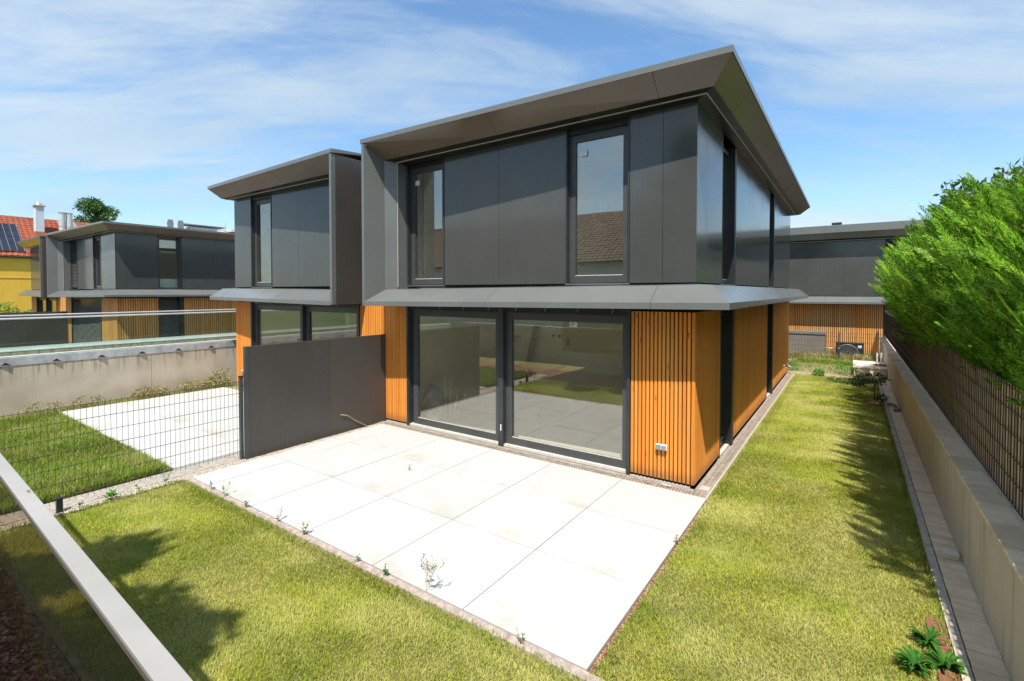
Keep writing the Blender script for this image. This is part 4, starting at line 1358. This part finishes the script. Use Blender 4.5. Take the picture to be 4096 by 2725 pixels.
# hosta like plants lower right
def hosta(loc, label, s_, seed):
    r = random.Random(seed); t = thing('bedding_plant', label, 'plant', loc, 'bedding plants at the paver kerb')
    for k in range(44):
        a = r.uniform(0, 6.28); L_ = s_ * r.uniform(.5, 1.0); w = L_ * .115; up = r.uniform(.25, 1.1)
        d = Vector((math.cos(a), math.sin(a), 0)); sd = Vector((-d.y, d.x, 0)) * w
        m = MB(); prev = None
        for i in range(6):
            q = i / 5; p = d * (L_ * q) + Vector((0, 0, L_ * up * math.sin(q * 2.2) * .8))
            ww = sd * math.sin(math.pi * min(q * .93 + .07, 1)) 
            l_, c_, r2 = p + ww, p - Vector((0, 0, w * .25 * math.sin(math.pi * q))), p - ww
            if prev:
                m.quad(tuple(prev[0]), tuple(prev[1]), tuple(c_), tuple(l_)); m.quad(tuple(prev[1]), tuple(prev[2]), tuple(r2), tuple(c_))
            prev = (l_, c_, r2)
        m.obj('leaf', 'hosta', t, recalc=False, smooth=True)
    return t


hosta((2.38, -2.14, 0), 'dark green leafy plant, upper left of the three in the corner', .14, 1)
hosta((2.45, -2.40, 0), 'dark green leafy plant at the kerb, right of the three', .15, 2)
hosta((2.26, -2.54, 0), 'dark green leafy plant at the bottom edge of the picture', .155, 3)
struct(MB().box(2.40, 2.53, -2.6, -1.7, -.05, .0).obj('mulch_patch', 'mulch'))


# ------------------------------------------------------------------ cypress hedge
def frond(seed, nb=15, sub=3):
    """one flat feathery spray, axis +x, about 1 long; diamonds (n,4,3)"""
    r = np.random.default_rng(seed); D = []
    def leaf(p, d, L_, w):
        s_ = np.array([-d[1], d[0], 0]); s_ = s_ / (np.linalg.norm(s_) + 1e-9)
        D.append([p + s_ * w * .9, p - s_ * w * .9, p + d * L_])
    for i in range(nb):
        q = (i + .5) / nb
        p = np.array([q * .85, .04 * math.sin(q * 4), .05 * q * q])
        Lb = .27 * (1 - q) ** .6 * min(1, .5 + q * 3) + .05
        for sgn in (-1, 1):
            a = sgn * r.uniform(.35, .62)
            d = np.array([math.cos(a), math.sin(a), r.uniform(-.12, .15)])
            Ls = Lb * r.uniform(.75, 1.15)
            leaf(p, d, Ls, .010)
            for k in range(sub):
                qq = .25 + (.66 / sub) * k; pp = p + d * Ls * qq
                for s2 in (-1, 1):
                    b = a + s2 * .5
                    d2 = np.array([math.cos(b), math.sin(b), r.uniform(-.15, .2)])
                    leaf(pp, d2, Ls * .46 * (1.1 - .5 * qq), .0115)
    leaf(np.array([.8, 0, .04]), np.array([1, 0, .1]), .22, .014)
    return np.array(D)


FR = [frond(k, 17) for k in range(5)]
FRL = [frond(10 + k, 10, 2) for k in range(4)]


def hedge_tree(label, cx_, cy_, n, size, seed, top=4.6, r0=.75, detail=True, base=1.55):
    r = np.random.default_rng(seed)
    t = thing('cypress', label, 'tree', (cx_, cy_, 0), 'cypress hedge behind the slatted fence')
    Vs = []
    lib = FR if detail else FRL
    for k in range(n):
        h = r.uniform(0, 1) ** .9
        z = base + h * (top - base)
        prof = r0 * (.30 + .74 * math.sin(min(h * 1.6 + .15, 3.0))) * (1.0 if h < .65 else (1.62 - h) / .97)
        th = r.uniform(0, 2 * math.pi)
        if math.sin(th * 1.0) > .9 and r.uniform() < .3: continue
        # favour the garden side and the camera side
        if math.cos(th) > .5 and r.uniform() < .75: continue
        rad = prof * (r.uniform(.55, 1.0) if r.uniform() < .6 else r.uniform(.9, 1.12))
        out = np.array([math.cos(th), math.sin(th), 0])
        p = out * rad + np.array([0, 0, z])
        tipf = r.uniform() < .30
        if tipf: p = p + out * r.uniform(.02, .16)
        d = out * r.uniform(.25, .6) + np.array([-.38, -.05, r.uniform(.75, 1.3) + h * .4]) + r.normal(0, .17, 3)
        d /= np.linalg.norm(d)
        s_ = np.cross(d, r.normal(0, 1, 3)); s_ /= np.linalg.norm(s_); u = np.cross(s_, d)
        D = lib[r.integers(len(lib))] * size * (r.uniform(1.5, 2.3) if tipf else r.uniform(.8, 1.4))
        V = D[..., 0:1] * d + D[..., 1:2] * s_ + D[..., 2:3] * u + p
        V[..., 2] -= (D[..., 0] ** 2) * .15
        Vs.append(V.reshape(-1, 3))
    for k in range(16):            # leading shoots that stand above the clipped mass
        th = r.uniform(0, 6.28); q = r0 * r.uniform(.1, .75)
        p = np.array([math.cos(th) * q, math.sin(th) * q, top - .05 - .25 * q])
        d = np.array([-.18, 0, 1.0]) + r.normal(0, .16, 3); d /= np.linalg.norm(d)
        s_ = np.cross(d, r.normal(0, 1, 3)); s_ /= np.linalg.norm(s_); u = np.cross(s_, d)
        D = lib[r.integers(len(lib))].copy() * size * r.uniform(1.1, 2.2); D[..., 1] *= .7
        Vs.append((D[..., 0:1] * d + D[..., 1:2] * s_ + D[..., 2:3] * u + p).reshape(-1, 3))
    V = np.concatenate(Vs); m = len(V) // 3; i = np.arange(m) * 3
    npobj('crown', V, np.stack([i, i + 1, i + 2], 1), 'cypress', t)
    b = MB(); b.tube([(0, 0, -.3), (.02, 0, top * .5), (0, .03, top * .92)], .07, 8, taper=.25)
    for k in range(22):
        a = r.uniform(1.6, 4.7); z = r.uniform(base, top * .85); q = r0 * r.uniform(.75, 1.0)
        b.tube([(0, 0, z), (math.cos(a) * q * .5, math.sin(a) * q * .5, z + .12), (math.cos(a) * q, math.sin(a) * q, z + .45)], .012, 5, taper=.4)
    b.obj('trunk', 'twig', t)
    # inner mass of darker leaves
    rr = np.random.default_rng(seed + 5)
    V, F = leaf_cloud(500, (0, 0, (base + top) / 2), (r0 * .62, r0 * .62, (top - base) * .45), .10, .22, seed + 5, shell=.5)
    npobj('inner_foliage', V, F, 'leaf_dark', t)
    return t


HT = [(3.80, -2.0, 900, .24, 3.5, .92, True), (3.80, -1.15, 1100, .24, 3.65, .97, True), (3.80, -.2, 1100, .25, 3.8, 1.0, True), (3.80, .75, 1100, .26, 3.85, 1.0, True),
      (3.80, 1.75, 1000, .28, 3.85, 1.02, True), (3.78, 2.8, 1100, .29, 3.85, 1.05, False), (3.78, 4.0, 1050, .31, 3.75, 1.06, False), (3.80, 5.3, 1000, .33, 3.65, 1.08, False),
      (3.80, 6.6, 950, .35, 3.65, 1.08, False), (3.82, 8.0, 900, .37, 3.6, 1.1, False), (3.86, 9.5, 900, .39, 3.55, 1.1, False), (3.95, 11.0, 900, .40, 3.5, 1.08, False)]
ORD = ['first', 'second', 'third', 'fourth', 'fifth', 'sixth', 'seventh', 'eighth', 'ninth', 'tenth', 'eleventh', 'last and farthest']
for i, (x_, y_, n, sz, tp_, r0, det) in enumerate(HT):
    hedge_tree(f'feathery green cypress in the hedge, {ORD[i]} from the camera' if i < 11 else 'farthest feathery cypress of the hedge, by the rear house', x_, y_, n, sz, 30 + i, tp_, r0, det)
# broadleaf shrub rising out of the hedge
bparts = []
for k in range(12):
    bparts.append((95, (pr_.uniform(-.45, .55), pr_.uniform(-.5, .5), pr_.uniform(4.05, 4.85)), (.22, .22, .25), .055, .13))
shrub('broadleaf_tree', 'darker broad-leaved tree poking out of the top of the hedge', 'tree', (3.55, 4.6, 0), bparts, 'leaf_dark',
      trunk=[([(.2, 0, 0), (.1, 0, 2.5), (0, 0, 4.4)], .06)] + [([(0, 0, 3.8), (.3 * math.cos(k * 1.3), .3 * math.sin(k * 1.3), 4.45), (.45 * math.cos(k * 1.3), .45 * math.sin(k * 1.3), 4.8)], .012) for k in range(6)])

# ------------------------------------------------------------------ rear garden things
rf = thing('rear_mesh_fence', 'green wire mesh fence across the far end of the garden', 'fence', (0, 16.9, -.15))
m = MB(); x_ = -2.0
while x_ < 2.9:
    m.box(x_ - .003, x_ + .003, -.003, .003, 0, 1.3); x_ += .105
m.obj('vertical_wires', 'wire', rf, kind='stuff')
for z in (.1, .31, .52, .73, .94, 1.15, 1.30):
    MB().box(-2, 2.95, -.010, -.004, z - .004, z + .004).obj('wire', 'wire', rf)
po = MB().box(1.40, 1.45, -.05, .0, -.1, 1.38).obj('fence_post', 'wire', rf)
MB().box(1.385, 1.465, -.06, .01, 1.30, 1.345).obj('post_clamp', 'alu', po)
MB().box(1.385, 1.465, -.06, .01, .66, .70).obj('post_clamp', 'alu', po)

sd = thing('storage_box', 'grey metal garden storage box behind the rear fence', 'storage box', (-.35, 19.3, -.38))
MB().box(-1.2, 1.22, -.5, .5, 0, 1.30).obj('body', 'shed', sd)
for q in np.arange(-1.15, 1.2, .09): MB().box(q, q + .012, -.508, -.5, .06, 1.2).obj('rib', 'shed', sd)
MB().box(-1.24, 1.26, -.54, .54, 1.302, 1.40).obj('lid', 'shed', sd)
MB().box(-.70, -.35, -.53, -.51, 1.19, 1.215).obj('hasp', 'frame', sd)
MB().box(-.5, -.44, -.53, -.505, .52, .64).obj('lock', 'steel', sd)

hp = thing('heat_pump', 'black outdoor heat pump unit with round fan grille behind the rear fence', 'heat pump', (1.79, 19.4, -.35))
MB().box(-.52, .52, -.18, .18, .0, .88).obj('casing', 'black', hp, bevel=.01)
MB().box(-.53, .53, -.19, .19, .882, .92).obj('top_cover', 'frame', hp)
g = MB()
for rr in (.10, .18, .26, .34):
    g.tube([(-.08 + rr * math.cos(a), -.195, .44 + rr * math.sin(a)) for a in np.linspace(0, 2 * math.pi, 25)], .006, 4)
for a in np.linspace(0, 2 * math.pi, 17)[:-1]:
    g.tube([(-.08 + .06 * math.cos(a), -.198, .44 + .06 * math.sin(a)), (-.08 + .34 * math.cos(a), -.198, .44 + .34 * math.sin(a))], .004, 4)
g.obj('fan_grille', 'grey_plastic', hp)
MB().tube([(-.08 + .40 * math.cos(a), -.19, .44 + .40 * math.sin(a)) for a in np.linspace(-.6, 2.6, 19)], .014, 5).obj('grille_ring', 'grey_plastic', hp)
MB().box(.30, .44, -.188, -.181, .70, .82).obj('rating_sticker', 'chimney_blue', hp)
MB().tube([(.30, -.181, .36), (.30, -.192, .36)], .075, 16).obj('round_badge', 'offwhite', hp)
for z in (.62, .24):
    o = MB().tube([(-.52, -.05, z), (-.90, -.05, z)], .028, 8).obj('pipe', 'grey_plastic', hp)
    MB().tube([(-.66, -.05, z), (-.76, -.05, z)], .045, 8).obj('valve', 'steel', o)
    MB().box(-.76, -.64, -.08, -.02, z + .045, z + .075).obj('valve_lever', 'red_plastic', o)
gf = MB()
gf.tube([(2.33, 19.15, -.05), (2.6, 19.05, -.20), (2.9, 19.0, -.28)], .14, 10)
tag(gf.obj('foil_roll', 'green_foil'), 'bright green foil sleeve lying beside the heat pump', 'foil')
fl_ = thing('rear_footing', 'pale concrete footing strip along the rear house', 'footing', (0, 20.1, -.42)); 
MB().box(-8, 3.0, 0, .35, 0, .30).obj('strip', 'block_conc', fl_)

bk = thing('concrete_block', 'pale concrete shaft block in the rear corner by the garden wall', 'concrete block', (2.37, 13.75, 0))
MB().box(-.44, .44, -.9, .9, -.2, .285).obj('shaft', 'block_conc', bk)
MB().box(-.46, .45, -.92, .92, .287, .325).obj('cover_slab', 'block_conc', bk)
for i, (x_, y_) in enumerate(((.20, -.1), (.32, .0))):
    tag(MB().tube([(0, 0, 0), (.01, 0, .42)], .028, 8).obj('pipe_stub', 'light_plastic', None, (2.37 + x_, 13.75 + y_, .325)), ['left grey pipe stub standing on the concrete block', 'right grey pipe stub standing on the concrete block'][i], 'pipe', 'pipe stubs on the concrete block')
oc = MB()
for k in range(5):
    oc.tube([(.15 * (1 + .12 * k) * math.cos(a), .12 * math.sin(a) - .03 * k, .01 + .012 * k) for a in np.linspace(0, 6.28, 19)], .006, 5)
oc.tube([(-.15, 0, .02), (-.1, 0, .25), (.0, .02, .35)], .006, 5)
tag(oc.obj('cable_coil', 'orange_cable', None, (2.66, 13.45, .33)), 'orange cable coil lying on the concrete block', 'cable')
hs = MB().tube([(2.60, 8.0, .06), (2.72, 7.95, .07), (2.80, 7.7, .06), (2.79, 7.45, .05), (2.70, 7.32, .05)], .034, 10).obj('drain_hose', 'grey_plastic')
tag(hs, 'grey flexible hose end curving over the paver strip', 'hose')
br = MB().box(-.065, .065, -.075, .075, 0, .055).obj('loose_paver', 'block_conc', None, (2.728, -.335, .014), bevel=.003)
br.rotation_euler = (0, 0, R(4)); tag(br, 'single loose paving block lying on the paver strip', 'paver')

# cable by the screen, litter on the drain, things on the coping
cbl = MB().tube([(-6.6, -.56, .0), (-6.6, -.70, .09), (-6.6, -.85, .18), (-6.6, -1.03, .32), (-6.6, -1.2, .37)], .008, 6).obj('loose_cable', 'straw')
tag(cbl, 'thin pale cable sticking up before the privacy screen', 'cable')
cl = MB(); cl.tube([(-.07, 0, .02), (-.05, -.02, .035), (-.02, .0, .02), (.02, 0, .02), (.05, -.02, .035), (.07, 0, .02)], .012, 6)
tag(cl.obj('plastic_clip', 'offwhite', None, (-.36, -.16, .0)), 'off-white plastic clip lying on the front drain grate', 'clip')
ring = MB().tube([(.06 * math.cos(a), .05 * math.sin(a), .006) for a in np.linspace(0, 6.28, 21)], .004, 5).obj('cable_ring', 'grate', None, (-.62, -.13, .0))
tag(ring, 'dark wire ring lying on the front drain grate', 'wire')
dd = MB().tube([(0, 0, 0), (.010, .004, .003), (.02, .0, .001)], .0014, 5).obj('dry_leaf', 'brown_wood', None, (-.36, -6.86, 2.203))
tag(dd, 'small brown leaf lying on the pale handrail', 'leaf')

# things inside the room
bg_ = thing('rubbish_bag', 'green grey sack standing inside by the left terrace door', 'bag', (-5.72, .72, .02))
m = MB(); rings_ = []
for i, (zz_, rr_) in enumerate(((0, .24), (.06, .31), (.20, .34), (.36, .31), (.50, .26), (.62, .19), (.70, .10), (.73, .02))):
    rings_.append(len(m.v))
    for q in range(18):
        a = q / 18 * 2 * math.pi
        f = 1 + .13 * math.sin(3 * a + i * 1.3) + .10 * math.sin(7 * a + i * 2.1) * (1 if i < 6 else .4)
        m.v.append((rr_ * f * math.cos(a) - .035 * i, rr_ * f * .8 * math.sin(a), zz_ + .02 * math.sin(5 * a + i)))
for a_, b_ in zip(rings_[:-1], rings_[1:]):
    for q in range(18):
        m.f.append((a_ + q, a_ + (q + 1) % 18, b_ + (q + 1) % 18, b_ + q)); m.m.append(0)
m.obj('sack', 'bag', bg_, smooth=True)
for i in range(4):
    o = MB().tube([(0, 0, 0), (-.12 + .09 * i, .12, .95 - .12 * i)], .014, 5).obj('wooden_stick', 'straw', None, (-5.42 + .07 * i, .62 + .04 * i, .02))
    tag(o, ['leftmost wooden lath leaning by the sack indoors', 'second wooden lath leaning by the sack indoors', 'third wooden lath leaning by the sack indoors', 'rightmost shortest wooden lath by the sack indoors'][i], 'lath', 'laths indoors')
for nm, lb, p, c1 in (('poster', 'small red and blue notice on the wall inside the right door', (-3.05, .31, 1.72), 'red_plastic'),):
    t = thing(nm, lb, 'notice', (-5.67, 3.77, 1.56)); MB().box(-.13, .13, 0, .012, -.1, .1).obj('sheet', 'chimney_blue', t)
    MB().prism([(-.12, -.003, -.09), (.12, -.003, .09), (-.12, -.003, .09)], [(-.12, -.001, -.09), (.12, -.001, .09), (-.12, -.001, .09)]).obj('red_print', 'red_plastic', t)
st2 = MB().box(-.07, .07, 0, .0012, -.045, .045).obj('door_sticker', 'white', None, (-2.02, .098, 2.30)); tag(st2, 'white paper sticker at the top of the right terrace door', 'sticker')
l = MB()
for i in range(4): l.box(-.055, .045 - .01 * i, -.0016, -.0006, .022 - i * .016, .028 - i * .016)
l.obj('print_lines', 'frame', st2)

# roof things on the third house
for i, (px, py_) in enumerate(((-28.6, 3.95), (-28.6, 4.45))):
    t = thing('chair_back', ['left grey plastic chair standing on the roof of the third house', 'right grey plastic chair standing on the roof of the third house'][i], 'chair', (px, py_, 6.0), 'chairs on the roof'); t.scale = (.8, .8, .74)
    m = MB(); m.prism([(0, -.16, .36), (0, .16, .36), (.0, .20, .80), (0, .13, 1.05), (0, -.13, 1.05), (0, -.20, .80)], [(.04, -.16, .36), (.04, .16, .36), (.04, .20, .80), (.04, .13, 1.05), (.04, -.13, 1.05), (.04, -.20, .80)])
    m.obj('backrest', 'grey_plastic', t)
    MB().box(.041, .5, -.2, .2, .32, .36).obj('seat', 'frame', t)
    for a in (.06, .46):
        for b in (-.17, .17): MB().box(a - .015, a + .015, b - .015, b + .015, 0, .32).obj('leg', 'grey_plastic', t)
rv = thing('roof_hood', 'flat grey ventilation hood on the roof of the third house', 'vent', (-29.5, 5.9, 6.25))
MB().box(-.3, .3, -.7, .7, 0, .34).obj('curb', 'white', rv); MB().box(-.45, .45, -1.1, 1.1, .40, .46).obj('hood', 'grey_plastic', rv); MB().box(-.1, .1, -.5, .5, .34, .40).obj('neck', 'grey_plastic', rv)
ae = thing('roof_aerial', 'thin television aerial beyond the roof of the third house', 'aerial', (-36, 10.2, 6.6))
MB().tube([(0, 0, 0), (0, 0, 1.3)], .025, 6).obj('mast', 'alu', ae)
MB().tube([(0, -1.4, .75), (0, .3, .70)], .018, 5).obj('boom', 'alu', ae)
for k in range(8): MB().tube([(-.25, -1.3 + .18 * k, .74), (.25, -1.3 + .18 * k, .74)], .010, 4).obj('element', 'alu', ae)
dc = thing('distant_chimney', 'small red brick chimney far behind the third house', 'chimney', (-50.8, 18.3, 0))
MB().box(-1.2, 1.2, -1.2, 1.2, 0, 8.9).obj('stack', 'pot_red', dc); MB().box(-1.3, 1.3, -1.3, 1.3, 8.9, 9.15).obj('cap', 'white', dc)

# more things in the unfinished room
def wall_item(name, label, cat, x, z, build):
    t = thing(name, label, cat, (x, 3.795, z)); build(t); return t


wall_item('power_socket', 'pair of dark round socket holes on the rear room wall', 'socket', -4.45, 1.70,
          lambda t: [MB().tube([(d, 0, 0), (d, -.012, 0)], .045, 14).obj('socket_hole', 'black', t) for d in (-.09, .09)])
wall_item('paper_note', 'small yellow paper note on the rear room wall', 'note', -4.11, 1.57,
          lambda t: MB().box(-.05, .05, -.006, -.001, -.11, .08).obj('sheet', 'straw', t))
pk = MB().prism([(-.09, 0, 0), (.09, 0, 0), (.09, -.03, 0), (-.09, -.03, 0)], [(.16, .45, 1.95), (.34, .45, 1.95), (.34, .42, 1.95), (.16, .42, 1.95)]).obj('leaning_board', 'brown_wood', None, (-5.25, 3.30, .02))
tag(pk, 'dark board leaning against the rear wall inside the right door', 'board')
bx_ = thing('crate_stack', 'stack of black crates in the unfinished room', 'crates', (-5.32, 3.45, .02))
for k in range(3): MB().box(-.22, .22, -.18, .18, .31 * k, .31 * k + .29).obj('crate', 'black', bx_, bevel=.01)
hd = MB().box(-.012, .012, -.0145, -.0125, .28, .40).obj('post_tag', 'white', None, (-3.46, 0, 0)); tag(hd, 'small white tag low on the middle door post', 'tag')
